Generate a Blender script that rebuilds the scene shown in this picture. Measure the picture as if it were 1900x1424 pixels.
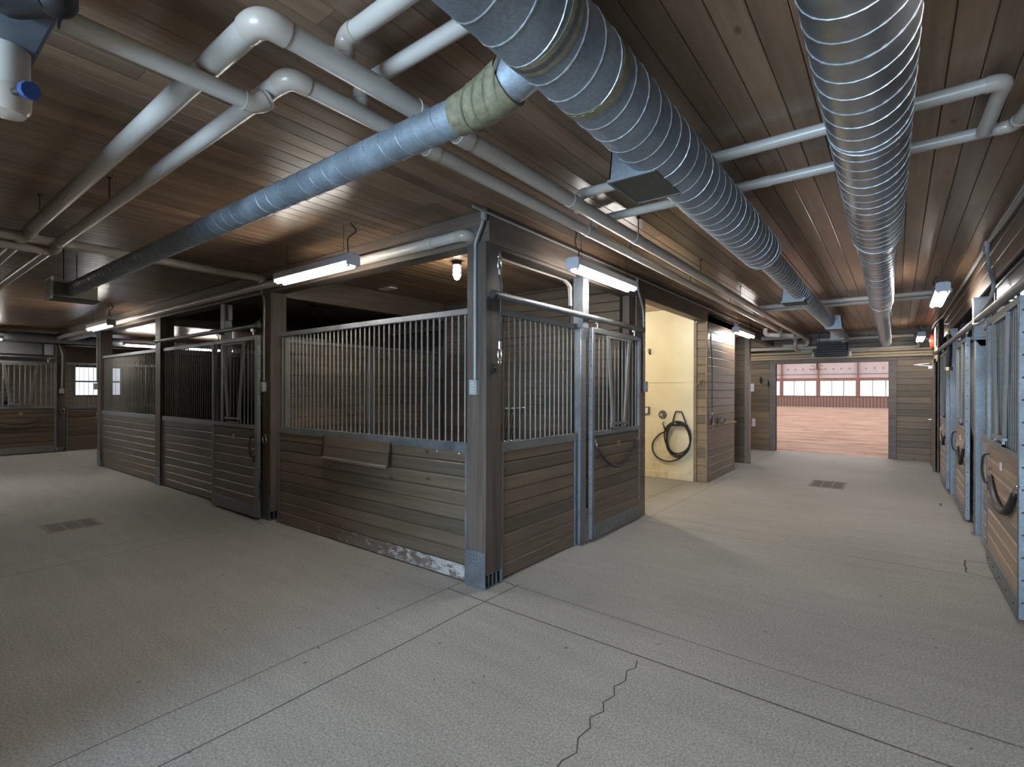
import bpy, bmesh, math, random
from mathutils import Vector, Matrix
random.seed(7)
for o in list(bpy.data.objects): bpy.data.objects.remove(o)
S = bpy.context.scene
COL = S.collection
PI = math.pi
R = math.radians

# ------------------------------------------------------------------ camera
cam_d = bpy.data.cameras.new('camera')
cam = bpy.data.objects.new('camera', cam_d); COL.objects.link(cam)
YAW, ROLL = R(37.5), R(0.15)
fw = Vector((-math.sin(YAW), math.cos(YAW), 0)); rt = Vector((math.cos(YAW), math.sin(YAW), 0)); up = Vector((0, 0, 1))
cr, sr = math.cos(ROLL), math.sin(ROLL)
ax_r = rt*cr + up*sr; ax_u = up*cr - rt*sr
M = Matrix((ax_r, ax_u, -fw)).transposed().to_4x4()
CAM = Vector((2.4435, -2.8629, 1.5))
M.translation = CAM
cam.matrix_world = M
cam_d.sensor_width = 36.0; cam_d.lens = 932.0/1900*36; cam_d.shift_y = 12.2/1900
cam_d.clip_start = 0.02; cam_d.clip_end = 300
S.camera = cam

# ------------------------------------------------------------------ world, daylight, exposure
W = bpy.data.worlds.new('world'); S.world = W; W.use_nodes = True
bg = W.node_tree.nodes['Background']
bg.inputs[0].default_value = (0.80, 0.89, 1.0, 1); bg.inputs[1].default_value = 1.6
S.view_settings.view_transform = 'Standard'; S.view_settings.look = 'None'
S.view_settings.exposure = 1.0; S.view_settings.gamma = 1.0
S.cycles.use_denoising = True
S.cycles.max_bounces = 7; S.cycles.diffuse_bounces = 4; S.cycles.glossy_bounces = 3
S.cycles.caustics_reflective = False; S.cycles.caustics_refractive = False
S.cycles.sample_clamp_indirect = 6.0

def area(name, loc, aim, sx, sy, power, color):
    l = bpy.data.lights.new(name, 'AREA'); l.shape = 'RECTANGLE'; l.size = sx; l.size_y = sy
    l.energy = power; l.color = color
    o = bpy.data.objects.new(name, l); COL.objects.link(o); o.location = loc
    o.rotation_euler = (Vector(aim)-Vector(loc)).to_track_quat('-Z', 'Y').to_euler()
    return o
DAY = (0.50, 0.74, 1.0)
area('daylight_through_yard_door', (1.6, -7.6, 1.2), (1.55, 0, .7), 2.5, 2.3, 320, DAY)
FLUO = 34.0        # radiance of the fluorescent tubes
WASH = 33.0        # watts of each wash stall lamp
# ------------------------------------------------------------------ materials
def nodes(name):
    m = bpy.data.materials.new(name); m.use_nodes = True
    nt = m.node_tree; b = nt.nodes['Principled BSDF']
    return m, nt, b
def mix(nt, fac, a, b):
    n = nt.nodes.new('ShaderNodeMix'); n.data_type = 'RGBA'
    if isinstance(fac, (int, float)): n.inputs[0].default_value = fac
    else: nt.links.new(fac, n.inputs[0])
    for s, v in ((6, a), (7, b)):
        if isinstance(v, tuple): n.inputs[s].default_value = (*v, 1)
        else: nt.links.new(v, n.inputs[s])
    return n.outputs[2]
def mul(nt, a, b):
    n = nt.nodes.new('ShaderNodeMix'); n.data_type = 'RGBA'; n.blend_type = 'MULTIPLY'; n.inputs[0].default_value = 1
    for s, v in ((6, a), (7, b)):
        if isinstance(v, tuple): n.inputs[s].default_value = (*v, 1)
        else: nt.links.new(v, n.inputs[s])
    return n.outputs[2]
def noise(nt, vec, scale, detail=3, rough=.55):
    n = nt.nodes.new('ShaderNodeTexNoise'); n.inputs['Scale'].default_value = scale
    n.inputs['Detail'].default_value = detail; n.inputs['Roughness'].default_value = rough
    if vec is not None: nt.links.new(vec, n.inputs['Vector'])
    return n.outputs['Fac']
def ramp(nt, fac, stops):
    n = nt.nodes.new('ShaderNodeValToRGB'); nt.links.new(fac, n.inputs[0])
    e = n.color_ramp.elements
    e[0].position, e[0].color = stops[0][0], (*stops[0][1], 1)
    e[1].position, e[1].color = stops[-1][0], (*stops[-1][1], 1)
    for p, c in stops[1:-1]:
        k = e.new(p); k.color = (*c, 1)
    return n.outputs[0]
def coords(nt, scale=(1, 1, 1), offset=None):
    t = nt.nodes.new('ShaderNodeTexCoord'); m = nt.nodes.new('ShaderNodeMapping')
    m.inputs['Scale'].default_value = scale
    nt.links.new(t.outputs['Object'], m.inputs['Vector'])
    if offset is not None:
        nt.links.new(offset, m.inputs['Location'])
    return m.outputs[0]
def bump(nt, b, h, strength=.2, dist=.01):
    n = nt.nodes.new('ShaderNodeBump'); n.inputs['Strength'].default_value = strength; n.inputs['Distance'].default_value = dist
    nt.links.new(h, n.inputs['Height']); nt.links.new(n.outputs[0], b.inputs['Normal'])
def plain(name, col, rough=.5, metal=0.0, var=0.12, scale=12):
    m, nt, b = nodes(name)
    v = coords(nt)
    f = noise(nt, v, scale)
    lo = tuple(c*(1-var) for c in col); hi = tuple(min(1, c*(1+var)) for c in col)
    nt.links.new(ramp(nt, f, [(.3, lo), (.7, hi)]), b.inputs['Base Color'])
    b.inputs['Roughness'].default_value = rough; b.inputs['Metallic'].default_value = metal
    return m
def wood(name, dark, mid, light, grain, rough=.45, spread=.35, knots=True, bs=.12):
    """stained timber; grain = axis index the boards run along"""
    m, nt, b = nodes(name)
    g = nt.nodes.new('ShaderNodeNewGeometry')
    rnd = g.outputs['Random Per Island']
    cmb = nt.nodes.new('ShaderNodeCombineXYZ')
    mm = nt.nodes.new('ShaderNodeMath'); mm.operation = 'MULTIPLY'; mm.inputs[1].default_value = 37.0
    nt.links.new(rnd, mm.inputs[0])
    for i in range(3): nt.links.new(mm.outputs[0], cmb.inputs[i])
    sc = [26, 26, 26]; sc[grain] = 1.3
    v = coords(nt, tuple(sc), cmb.outputs[0])
    f = noise(nt, v, 1.0, 5, .6)
    c = ramp(nt, f, [(.28, dark), (.5, mid), (.74, light)])
    lo = 1-spread
    c = mul(nt, c, ramp(nt, rnd, [(0, (lo, lo, lo)), (1, (1.25, 1.2, 1.15))]))
    if knots:
        sk = [5.5, 5.5, 5.5]; sk[grain] = 2.6
        vk = coords(nt, tuple(sk), cmb.outputs[0])
        vo = nt.nodes.new('ShaderNodeTexVoronoi'); vo.inputs['Scale'].default_value = 1.0
        nt.links.new(vk, vo.inputs['Vector'])
        c = mul(nt, c, ramp(nt, vo.outputs['Distance'], [(.03, (.35, .3, .26)), (.10, (1, 1, 1))]))
    big = noise(nt, coords(nt), .9, 2)
    c = mul(nt, c, ramp(nt, big, [(.3, (.82, .82, .82)), (.7, (1.1, 1.1, 1.1))]))
    nt.links.new(c, b.inputs['Base Color'])
    b.inputs['Roughness'].default_value = rough
    bump(nt, b, f, bs, .004)
    return m
M_CEIL = wood('stained ceiling planks', (.185, .117, .072), (.255, .165, .105), (.315, .212, .140), 1, .30, .30)
M_BOARD = wood('stained stall boards', (.072, .055, .038), (.100, .078, .055), (.128, .102, .075), 0, .40, .14)
M_BOARDY = wood('stained wall boards lengthwise', (.110, .078, .054), (.155, .113, .080), (.200, .150, .110), 1, .42, .14)
M_BOARDT = wood('tan stall boards', (.20, .150, .110), (.27, .205, .152), (.33, .26, .20), 0, .45, .25)
M_OLIVE = wood('olive brown wall boards', (.120, .086, .052), (.175, .128, .080), (.225, .168, .108), 0, .5, .3)
M_TIMB = wood('rough post timber', (.050, .037, .029), (.078, .060, .048), (.115, .090, .074), 2, .6, .15, True, .3)
M_BEAMX = wood('beam timber along the stall row', (.090, .068, .054), (.130, .102, .083), (.175, .140, .116), 0, .5, .2)
M_BEAMY = wood('beam timber along the aisle', (.090, .068, .054), (.130, .102, .083), (.175, .140, .116), 1, .5, .2)
M_GALV = None
def galv(name, col, rough, spangle=60, contrast=.12, metal=.85):
    m, nt, b = nodes(name)
    v = coords(nt)
    vo = nt.nodes.new('ShaderNodeTexVoronoi'); vo.inputs['Scale'].default_value = spangle
    nt.links.new(v, vo.inputs['Vector'])
    lo = tuple(c*(1-contrast) for c in col); hi = tuple(min(1, c*(1+contrast)) for c in col)
    c = mix(nt, vo.outputs['Color'], lo, hi)
    big = noise(nt, v, 5, 4)
    c = mul(nt, c, ramp(nt, big, [(.3, (.8, .8, .8)), (.7, (1.1, 1.1, 1.1))]))
    nt.links.new(c, b.inputs['Base Color'])
    b.inputs['Metallic'].default_value = metal
    nt.links.new(ramp(nt, big, [(.3, (rough*.8,)*3), (.7, (min(1, rough*1.25),)*3)]), b.inputs['Roughness'])
    return m
M_GALV = galv('galvanized steel', (.225, .238, .247), .52)
M_BAR = galv('galvanized bars', (.22, .218, .20), .55, 80, .1, .5)
M_DUCT = galv('spangled duct sheet', (.32, .355, .39), .56, 150, .16, .7)
M_DUCTB = galv('bright duct sheet', (.42, .45, .48), .36, 25, .08, .95)
M_SEAM = galv('duct seam ridge', (.50, .52, .52), .45, 60, .05, .6)
M_SEAL = plain('yellowed duct sealant', (.20, .175, .105), .7, 0, .3, 40)
M_PVC = plain('cream pvc pipe', (.54, .485, .425), .28, 0, .05, 6)
M_PVCE = plain('tan pvc fitting', (.50, .415, .345), .25, 0, .05, 6)
M_PVCY = plain('yellowed plastic conduit', (.50, .39, .25), .35, 0, .06, 6)
M_COND = plain('grey conduit', (.30, .305, .285), .45, .2, .08, 10)
M_BOX = plain('grey outlet box', (.34, .36, .33), .45, .2, .08, 10)
M_WHITE = plain('white enamel', (.70, .71, .73), .4, 0, .03, 8)
M_WHITEG = plain('bright white grille', (.88, .88, .90), .4, 0, .02, 8)
M_FIXT = plain('fixture enamel', (.52, .53, .57), .45, 0, .03, 8)
M_BLACK = plain('black rubber', (.018, .017, .016), .5, 0, .2, 20)
M_DARK = plain('dark iron', (.045, .042, .040), .5, .5, .2, 20)
M_CHROME = plain('zinc snap hook', (.62, .60, .57), .25, .95, .05, 20)
M_BRASS = plain('brass snap', (.50, .38, .16), .3, .9, .05, 20)
M_RED = plain('red enamel', (.62, .07, .035), .35, 0, .05, 8)
M_BLUE = plain('blue valve handle', (.03, .07, .22), .4, 0, .1, 8)
M_PUMP = plain('blue grey cast metal', (.12, .14, .17), .45, .4, .15, 12)
M_REDWD = plain('arena red timber', (.33, .19, .155), .6, 0, .15, 3)
def concrete():
    m, nt, b = nodes('broom finished concrete')
    v = coords(nt)
    f1 = noise(nt, v, .55, 3); f2 = noise(nt, v, 90, 2, .7); f3 = noise(nt, coords(nt, (1.2, 9, 1)), 1.0, 4)
    c = ramp(nt, f1, [(.3, (.262, .255, .236)), (.7, (.334, .326, .304))])
    c = mul(nt, c, ramp(nt, f2, [(.30, (.60, .60, .60)), (.5, (1, 1, 1)), (.70, (1.42, 1.42, 1.42))]))
    c = mul(nt, c, ramp(nt, f3, [(.3, (.93, .93, .93)), (.7, (1.06, 1.06, 1.06))]))
    sp = noise(nt, v, 14, 2, .5)
    c = mul(nt, c, ramp(nt, sp, [(.20, (.55, .53, .5)), (.27, (1, 1, 1))]))
    nt.links.new(c, b.inputs['Base Color']); b.inputs['Roughness'].default_value = .62
    bump(nt, b, f2, .15, .003)
    return m
M_CONC = concrete()
def cream():
    m, nt, b = nodes('cream wash wall panel')
    v = coords(nt)
    f = noise(nt, v, 1.6, 4)
    c = ramp(nt, f, [(.3, (.66, .60, .43)), (.7, (.76, .70, .54))])
    # brown splash stains, denser towards the floor
    st = noise(nt, coords(nt, (3, 3, 1.4)), 2.2, 5, .65)
    t = nt.nodes.new('ShaderNodeTexCoord'); sx = nt.nodes.new('ShaderNodeSeparateXYZ'); nt.links.new(t.outputs['Object'], sx.inputs[0])
    mr = nt.nodes.new('ShaderNodeMapRange'); nt.links.new(sx.outputs[2], mr.inputs[0])
    for i, x in ((1, 0.0), (2, 1.2), (3, .9), (4, 0.0)): mr.inputs[i].default_value = x
    mm = nt.nodes.new('ShaderNodeMath'); mm.operation = 'MULTIPLY'
    nt.links.new(ramp(nt, st, [(.50, (0, 0, 0)), (.72, (1, 1, 1))]), mm.inputs[0]); nt.links.new(mr.outputs[0], mm.inputs[1])
    c = mix(nt, mm.outputs[0], c, (.40, .33, .20))
    nt.links.new(c, b.inputs['Base Color']); b.inputs['Roughness'].default_value = .35
    return m
M_CREAM = cream()
def dirt():
    m, nt, b = nodes('raked reddish arena footing')
    f = noise(nt, coords(nt, (.55, 1.7, 1)), 1.0, 7, .66); f2 = noise(nt, coords(nt), 4, 4)
    c = ramp(nt, f, [(.34, (.24, .14, .10)), (.46, (.46, .31, .235)), (.62, (.60, .43, .34))])
    c = mul(nt, c, ramp(nt, f2, [(.3, (.88, .88, .88)), (.7, (1.08, 1.08, 1.08))]))
    nt.links.new(c, b.inputs['Base Color']); b.inputs['Roughness'].default_value = .95
    bump(nt, b, f, .6, .12)
    return m
M_DIRT = dirt()
def corrugated():
    m, nt, b = nodes('ribbed arena lining')
    v = coords(nt)
    w = nt.nodes.new('ShaderNodeTexWave'); w.inputs['Scale'].default_value = 1.25; nt.links.new(v, w.inputs['Vector'])
    c = ramp(nt, w.outputs['Fac'], [(.2, (.20, .13, .115)), (.6, (.34, .24, .215))])
    nt.links.new(c, b.inputs['Base Color']); b.inputs['Roughness'].default_value = .6
    return m
M_RIB = corrugated()
M_LINING = plain('white arena lining', (.74, .70, .73), .6, 0, .04, 2)
M_SHADOWWD = plain('groove backing', (.022, .015, .010), .9)
M_JOINT = plain('saw cut joint', (.075, .068, .062), .95, 0, .3, 30)
M_GRATE = plain('dark drain mesh', (.055, .045, .040), .6, .3, .5, 90)
M_GRATEF = plain('worn drain frame', (.20, .16, .125), .6, .4, .3, 30)
def emit(name, col, s):
    m, nt, b = nodes(name)
    b.inputs['Base Color'].default_value = (.8, .8, .8, 1)
    b.inputs['Emission Color'].default_value = (*col, 1); b.inputs['Emission Strength'].default_value = s
    return m
M_TUBE = emit('lit fluorescent tube', (1.0, .96, .905), FLUO)
M_TUBEDIM = emit('lit dimmed fluorescent tube', (1.0, .95, .86), FLUO*.85)  # same kind of tube, dimmed to keep the left aisle darker
M_BULB = emit('lit lamp globe', (1.0, .93, .80), 14)
M_ARENAFILL = emit('added arena fill glow', (1.0, .97, .98), .72)  # invented glow that brightens the arena from above
def glass(name, tint=(.9, .95, 1), alpha=.25, rough=.05):
    m, nt, b = nodes(name)
    t = nt.nodes.new('ShaderNodeBsdfTransparent'); t.inputs[0].default_value = (*tint, 1)
    g = nt.nodes.new('ShaderNodeBsdfGlossy'); g.inputs['Roughness'].default_value = rough
    x = nt.nodes.new('ShaderNodeMixShader'); x.inputs[0].default_value = alpha
    nt.links.new(t.outputs[0], x.inputs[1]); nt.links.new(g.outputs[0], x.inputs[2])
    nt.links.new(x.outputs[0], nt.nodes['Material Output'].inputs[0])
    return m
M_GLASS = glass('window glass', (.97, .98, 1), .06)
M_POLY = plain('smoky plastic panel', (.16, .165, .18), .22, .2, .1, 3)
M_POLYW = plain('milky plastic panel', (.40, .43, .52), .3, 0, .05, 3)

# ------------------------------------------------------------------ mesh helpers
def V(*a): return Vector(a if len(a) > 1 else a[0])
class MB:
    def __init__(s): s.bm = bmesh.new()
    def face(s, pts):
        try: return s.bm.faces.new([s.bm.verts.new(p) for p in pts])
        except ValueError: return None
    def box(s, x0, y0, z0, x1, y1, z1, bev=0):
        v = [s.bm.verts.new(p) for p in ((x0,y0,z0),(x1,y0,z0),(x1,y1,z0),(x0,y1,z0),(x0,y0,z1),(x1,y0,z1),(x1,y1,z1),(x0,y1,z1))]
        f = [s.bm.faces.new([v[i] for i in q]) for q in ((3,2,1,0),(4,5,6,7),(0,1,5,4),(1,2,6,5),(2,3,7,6),(3,0,4,7))]
        if bev:
            e = list({ed for fa in f for ed in fa.edges})
            bmesh.ops.bevel(s.bm, geom=e, offset=bev, segments=1, affect='EDGES', profile=.5)
        return s
    def prism(s, poly, vec):
        vec = Vector(vec)
        a = [s.bm.verts.new(Vector(p)) for p in poly]; b = [s.bm.verts.new(Vector(p)+vec) for p in poly]
        n = len(a)
        s.bm.faces.new(a[::-1]); s.bm.faces.new(b)
        for i in range(n): s.bm.faces.new((a[i], a[(i+1) % n], b[(i+1) % n], b[i]))
        return s
    def sweep(s, pts, r, n=12, caps=True, radii=None, closed=False):
        pts = [Vector(p) for p in pts]
        rings = []; N = len(pts); ref = None
        for i, p in enumerate(pts):
            if closed: t = (pts[(i+1) % N]-pts[i-1])
            else: t = (pts[min(i+1, N-1)]-pts[max(i-1, 0)])
            t.normalize()
            if ref is None:
                ref = Vector((0, 0, 1)) if abs(t.z) < .9 else Vector((1, 0, 0))
            u = ref - t*ref.dot(t)
            if u.length < 1e-5: u = t.orthogonal()
            u.normalize(); w = t.cross(u); ref = u
            rr = radii[i] if radii else r
            rings.append([s.bm.verts.new(p+(u*math.cos(2*PI*k/n)+w*math.sin(2*PI*k/n))*rr) for k in range(n)])
        m = N if closed else N-1
        for i in range(m):
            a, b = rings[i], rings[(i+1) % N]
            for k in range(n): s.bm.faces.new((a[k], a[(k+1) % n], b[(k+1) % n], b[k]))
        if caps and not closed:
            s.bm.faces.new(rings[0][::-1]); s.bm.faces.new(rings[-1])
        return s
    def cyl(s, p0, p1, r, n=14, r2=None, caps=True):
        return s.sweep([p0, p1], r, n, caps, [r, r if r2 is None else r2])
    def ball(s, c, r, n=10, squash=(1, 1, 1)):
        res = bmesh.ops.create_uvsphere(s.bm, u_segments=n, v_segments=max(6, n//2+1), radius=r)
        for v in res['verts']: v.co = Vector((v.co.x*squash[0], v.co.y*squash[1], v.co.z*squash[2]))+Vector(c)
        return s
    def board_x(s, x0, x1, z0, z1, yf, yb, ch=.006):
        """horizontal board running along x, chamfered on the front edges (front = yf)"""
        d = ch if yb > yf else -ch
        poly = [(x0, yf, z0+ch*.5), (x0, yf, z1-ch*1.3), (x0, yf+d*1.1, z1), (x0, yb, z1), (x0, yb, z0), (x0, yf+d*.5, z0)]
        return s.prism(poly, (x1-x0, 0, 0))
    def board_y(s, y0, y1, z0, z1, xf, xb, ch=.006):
        d = ch if xb > xf else -ch
        poly = [(xf, y0, z0+ch*.5), (xf, y0, z1-ch*1.3), (xf+d*1.1, y0, z1), (xb, y0, z1), (xb, y0, z0), (xf+d*.5, y0, z0)]
        return s.prism(poly, (0, y1-y0, 0))
    def build(s, name, mat, parent=None, world=False, label=None, smooth=40):
        bmesh.ops.recalc_face_normals(s.bm, faces=s.bm.faces)
        if world and parent is not None:
            root = parent
            while root.parent: root = root.parent
            bmesh.ops.translate(s.bm, verts=s.bm.verts, vec=-root.location)
        me = bpy.data.meshes.new(name); s.bm.to_mesh(me); s.bm.free()
        me.materials.append(mat)
        me.polygons.foreach_set('use_smooth', [True]*len(me.polygons))
        me.set_sharp_from_angle(angle=R(smooth))
        o = bpy.data.objects.new(name, me); COL.objects.link(o)
        if parent is not None: o.parent = parent
        if label: o['label'] = label
        return o
def tag(o, label, cat, group=None, kind=None):
    if label: o['label'] = label
    if cat: o['category'] = cat
    if group: o['group'] = group
    if kind: o['kind'] = kind
    return o
def thing(name, label, cat, loc=(0, 0, 0), rz=0, group=None):
    o = bpy.data.objects.new(name, None); COL.objects.link(o); o.empty_display_size = .1
    o.location = loc; o.rotation_euler = (0, 0, rz)
    return tag(o, label, cat, group)
def structure(name, mb, mat, label=None, parent=None):
    o = mb.build(name, mat, parent)
    if parent is None: o['kind'] = 'structure'
    if label: o['label'] = label
    return o
def kids(o): return [c for c in COL.objects if c.parent is o]
def dup(root, loc, rz, label, group=None):
    def cp(o, par):
        c = o.copy(); COL.objects.link(c); c.parent = par
        for k in KIDS.get(o, []): cp(k, c)
        return c
    KIDS = {}
    for c in COL.objects:
        if c.parent: KIDS.setdefault(c.parent, []).append(c)
    r = cp(root, None); r.location = loc; r.rotation_euler = (0, 0, rz)
    r['label'] = label
    if group: r['group'] = group
    return r
def copies(first, name, places, parent):
    """copies of a part placed at offsets from the first one"""
    for d in places:
        c = first.copy(); COL.objects.link(c); c.parent = parent; c.location = Vector(first.location)+Vector(d)

# ------------------------------------------------------------------ setting: floor, ceiling, walls
H = 2.87
fl = structure('floor', MB().box(-20, -9, -.12, 6.5, 11.12, 0), M_CONC, 'grey speckled concrete barn floor with saw cut joints')
def strip(pts, w):
    mb = MB(); pts = [Vector((*p, .0012)) for p in pts]
    L = []
    for i, p in enumerate(pts):
        t = (pts[min(i+1, len(pts)-1)]-pts[max(i-1, 0)]).normalized(); n = Vector((-t.y, t.x, 0))*w/2
        L.append((p+n, p-n))
    for (a, b), (c, d) in zip(L, L[1:]): mb.face((a, b, d, c))
    return mb
def wob(p, q, n=14, a=.006):
    return [(p[0]+(q[0]-p[0])*i/n+(random.uniform(-a, a) if 0 < i < n else 0), p[1]+(q[1]-p[1])*i/n+(random.uniform(-a, a) if 0 < i < n else 0)) for i in range(n+1)]
for p, q, w in [((-.245, -.145), (6.3, -.27), .009), ((.13, .205), (6.3, .02), .006), ((.135, .24), (.12, -3.2), .008), ((-.245, .1), (-.215, -3.2), .006),
                ((-.02, .225), (.135, .206), .010), ((.12, 2.62), (3.05, 2.62), .006), ((.1, 2.93), (3.05, 2.93), .005), ((.12, 2.6), (.12, 11), .005),
                ((-.3, 2.95), (-.3, 5.5), .007), ((-3.2, -.05), (-3.2, -3.2), .006), ((-3.52, -.1), (-3.5, -3.2), .005), ((-6.5, 0), (-6.5, -3.2), .005), ((-9.9, 0), (-9.9, -3.2), .012),
                ((-6.4, -.22), (-.2, -.22), .002), ((2.92, 3.12), (3.1, 3.12), .012), ((2.92, 3.12), (2.90, 2.72), .012), ((2.90, 2.72), (3.08, 2.66), .010),
                ((2.9, 5.95), (2.9, 5.75), .02), ((-2.5, 8.45), (0, 8.45), .01), ((0.05, 8.2), (0.05, 11.0), .012), ((-3.56, -.08), (-3.12, -.12), .008)]:
    strip(wob(p, q), w).build('floor_joint', M_JOINT, fl)
crk = [(1.30, -.225), (1.325, -.30), (1.30, -.36), (1.335, -.45), (1.31, -.53), (1.345, -.60), (1.325, -.68), (1.36, -.74), (1.33, -.82), (1.365, -.88), (1.355, -.97), (1.395, -1.05), (1.37, -1.13), (1.39, -1.3)]
strip(crk, .007).build('crack', M_JOINT, fl, label='ragged hairline crack in the concrete')
sp = MB()
for i in range(70):
    x, y = random.uniform(-3.4, 3.0), random.uniform(-2.2, 2.2)
    if x < .1 and y > -.1: continue
    a = random.uniform(0, PI); l = random.uniform(.006, .018); w = random.uniform(.003, .007)
    c, s_ = math.cos(a), math.sin(a)
    sp.face([(x+c*l, y+s_*l, .0011), (x-s_*w, y+c*w, .0011), (x-c*l, y-s_*l, .0011), (x+s_*w, y-c*w, .0011)])
o = sp.build('debris', M_JOINT, fl); o['kind'] = 'stuff'

cl = MB(); px = .119
x = -20.0
while x < 6.4:
    y = -9.0
    cuts = [-9.0]
    while cuts[-1] < 11.1: cuts.append(min(11.12, cuts[-1]+random.uniform(2.6, 5.2)))
    for a, b in zip(cuts, cuts[1:]):
        ch = .0035; g = .0014
        cl.prism([(x+g, a+.001, H+ch), (x+ch+g, a+.001, H), (x+px-ch-g, a+.001, H), (x+px-g, a+.001, H+ch), (x+px-g, a+.001, H+.02), (x+g, a+.001, H+.02)], (0, b-a-.002, 0))
    x += px
ce = structure('ceiling', cl, M_CEIL, 'glossy brown stained tongue and groove plank ceiling')
MB().box(-20, -9, H+.015, 6.5, 11.12, H+.10).build('groove_backing', M_SHADOWWD, ce)

def wall_x(name, x0, x1, y, z0, z1, t, mat, face=-1, label=None, bh=.137, holes=(), backing=True):
    """boarded wall running along x; face=-1: boards face -y"""
    mb = MB(); z = z0; yb = y-face*.02
    while z < z1-.01:
        zt = min(z+bh, z1); segs = [(x0, x1)]
        for (hx0, hx1, hz0, hz1) in holes:
            if zt > hz0+.01 and z < hz1-.01:
                ns = []
                for a, b in segs:
                    if hx0 > a: ns.append((a, min(b, hx0)))
                    if hx1 < b: ns.append((max(a, hx1), b))
                segs = ns
        for a, b in segs:
            c = [a]
            while b-c[-1] > 3.4: c.append(c[-1]+random.uniform(1.4, 3.0))
            c.append(b)
            for p, q in zip(c, c[1:]):
                if q-p > .01: mb.board_x(p+.001, q-.001, z+.001, zt-.001, y, yb)
        z = zt
    o = structure(name, mb, mat, label)
    if backing:
        bk = MB(); segs = sorted([(h[0], h[1]) for h in holes])
        xs = x0
        for (a, b), h in zip(segs, sorted(holes)):
            if a > xs: bk.box(xs, min(yb, yb-face*t), z0, a, max(yb, yb-face*t), z1)
            if h[3] < z1: bk.box(a, min(yb, yb-face*t), h[3], b, max(yb, yb-face*t), z1)
            if h[2] > z0: bk.box(a, min(yb, yb-face*t), z0, b, max(yb, yb-face*t), h[2])
            xs = b
        if xs < x1: bk.box(xs, min(yb, yb-face*t), z0, x1, max(yb, yb-face*t), z1)
        bk.build('backing', M_SHADOWWD, o)
    return o
def wall_y(name, y0, y1, x, z0, z1, t, mat, face=1, label=None, bh=.137, seed=0):
    mb = MB(); z = z0; xb = x-face*.02
    while z < z1-.01:
        zt = min(z+bh, z1); c = [y0]
        while y1-c[-1] > 3.4: c.append(c[-1]+random.uniform(1.4, 3.0))
        c.append(y1)
        for p, q in zip(c, c[1:]): mb.board_y(p+.001, q-.001, z+.001, zt-.001, x, xb)
        z = zt
    o = structure(name, mb, mat, label)
    MB().box(min(xb, xb-face*t), y0+.002, z0, max(xb, xb-face*t), y1-.002, z1).build('backing', M_SHADOWWD, o)
    return o

# far wall with the opening to the arena
wall_x('wall_north', -4.0, 6.2, 11.1, 0, H, .12, M_OLIVE, -1, 'boarded end wall around the opening to the arena', .137, holes=((.03, 2.285, 0, 2.165),))
structure('trim_1', MB().box(-.10, 11.06, 0, .03, 11.26, 2.165, .004), M_BEAMX, 'left jamb of the arena opening')
structure('trim_2', MB().box(2.285, 11.06, 0, 2.43, 11.26, 2.165, .004), M_BEAMX, 'right jamb of the arena opening')
structure('trim_3', MB().box(-.10, 11.06, 2.165, 2.43, 11.26, 2.262, .004), M_BEAMX, 'head board over the arena opening')
structure('baseboard_north', MB().board_x(-.56, -.11, 0, .17, 11.075, 11.1), M_OLIVE, 'sloping base board left of the arena opening')
# wash stall: near jamb, cream walls, boarded end and cabin face
wall_y('wall_wash_jamb', 2.735, 2.995, 0.0, 0, 2.62, .2, M_BOARDY, 1, 'short boarded wall end beside the wash stall opening', .118)
wall_x('wall_stall_back', -3.28, -.02, 2.80, 0, H, .06, M_BOARD, -1, 'boarded back wall inside the corner stall', .118)
structure('wall_wash_side', MB().box(-2.6, 5.53, .09, -.215, 5.60, 2.87), M_CREAM, 'cream panelled side wall of the wash stall')
structure('wall_wash_back', MB().box(-2.66, 2.95, 0, -2.6, 5.6, 2.87), M_CREAM)
structure('wall_wash_near', MB().box(-2.6, 2.90, 0, -.03, 2.94, 2.87), M_CREAM)
structure('baseboard_wash', MB().box(-2.6, 5.495, 0, -.215, 5.53, .115, .006), M_CREAM, 'dirty cream curb along the foot of the wash wall')
structure('trim_4', MB().box(-2.6, 5.522, 1.635, -.215, 5.531, 1.642), M_CREAM)
structure('trim_5', MB().box(-.215, 5.50, 0, -.165, 5.60, 2.62, .003), M_OLIVE, 'corner strip between the cream wall and the boards')
wall_x('wall_cabin_end', -.165, -.022, 5.52, 0, 2.62, .05, M_OLIVE, -1, 'narrow boarded wall end right of the wash stall', .137)
structure('trim_6', MB().box(-.024, 5.50, 0, .004, 5.545, 2.62, .003), M_OLIVE, 'corner strip of the boarded wall end')
wall_y('wall_cabin', 5.545, 7.2, 0.0, 0, 2.78, .06, M_BOARDY, 1, 'boarded wall face between the wash stall and the doorway', .137)
structure('trim_7', MB().box(-.10, 7.2, 0, .004, 7.225, 2.78, .003), M_BOARDY)
structure('trim_8', MB().box(-.08, 5.60, .895, .035, 7.26, .925, .004), M_OLIVE, 'thin ledge along the cabin wall')
wall_x('wall_passage', -2.5, -.06, 8.3, 0, 2.62, .05, M_BOARD, -1, 'dark boarded return wall behind the doorway', .118)
structure('trim_9', MB().box(-.06, 8.27, 0, .035, 8.40, 2.62, .003), M_BOARDY, 'corner post of the dark return wall')
structure('wall_passage_west', MB().box(-2.6, 5.62, 0, -2.5, 11.1, H), M_BOARDY)
structure('wall_corridor_west', MB().box(-4.1, 8.3, 0, -4.0, 11.1, H), M_BOARDY)
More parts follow.
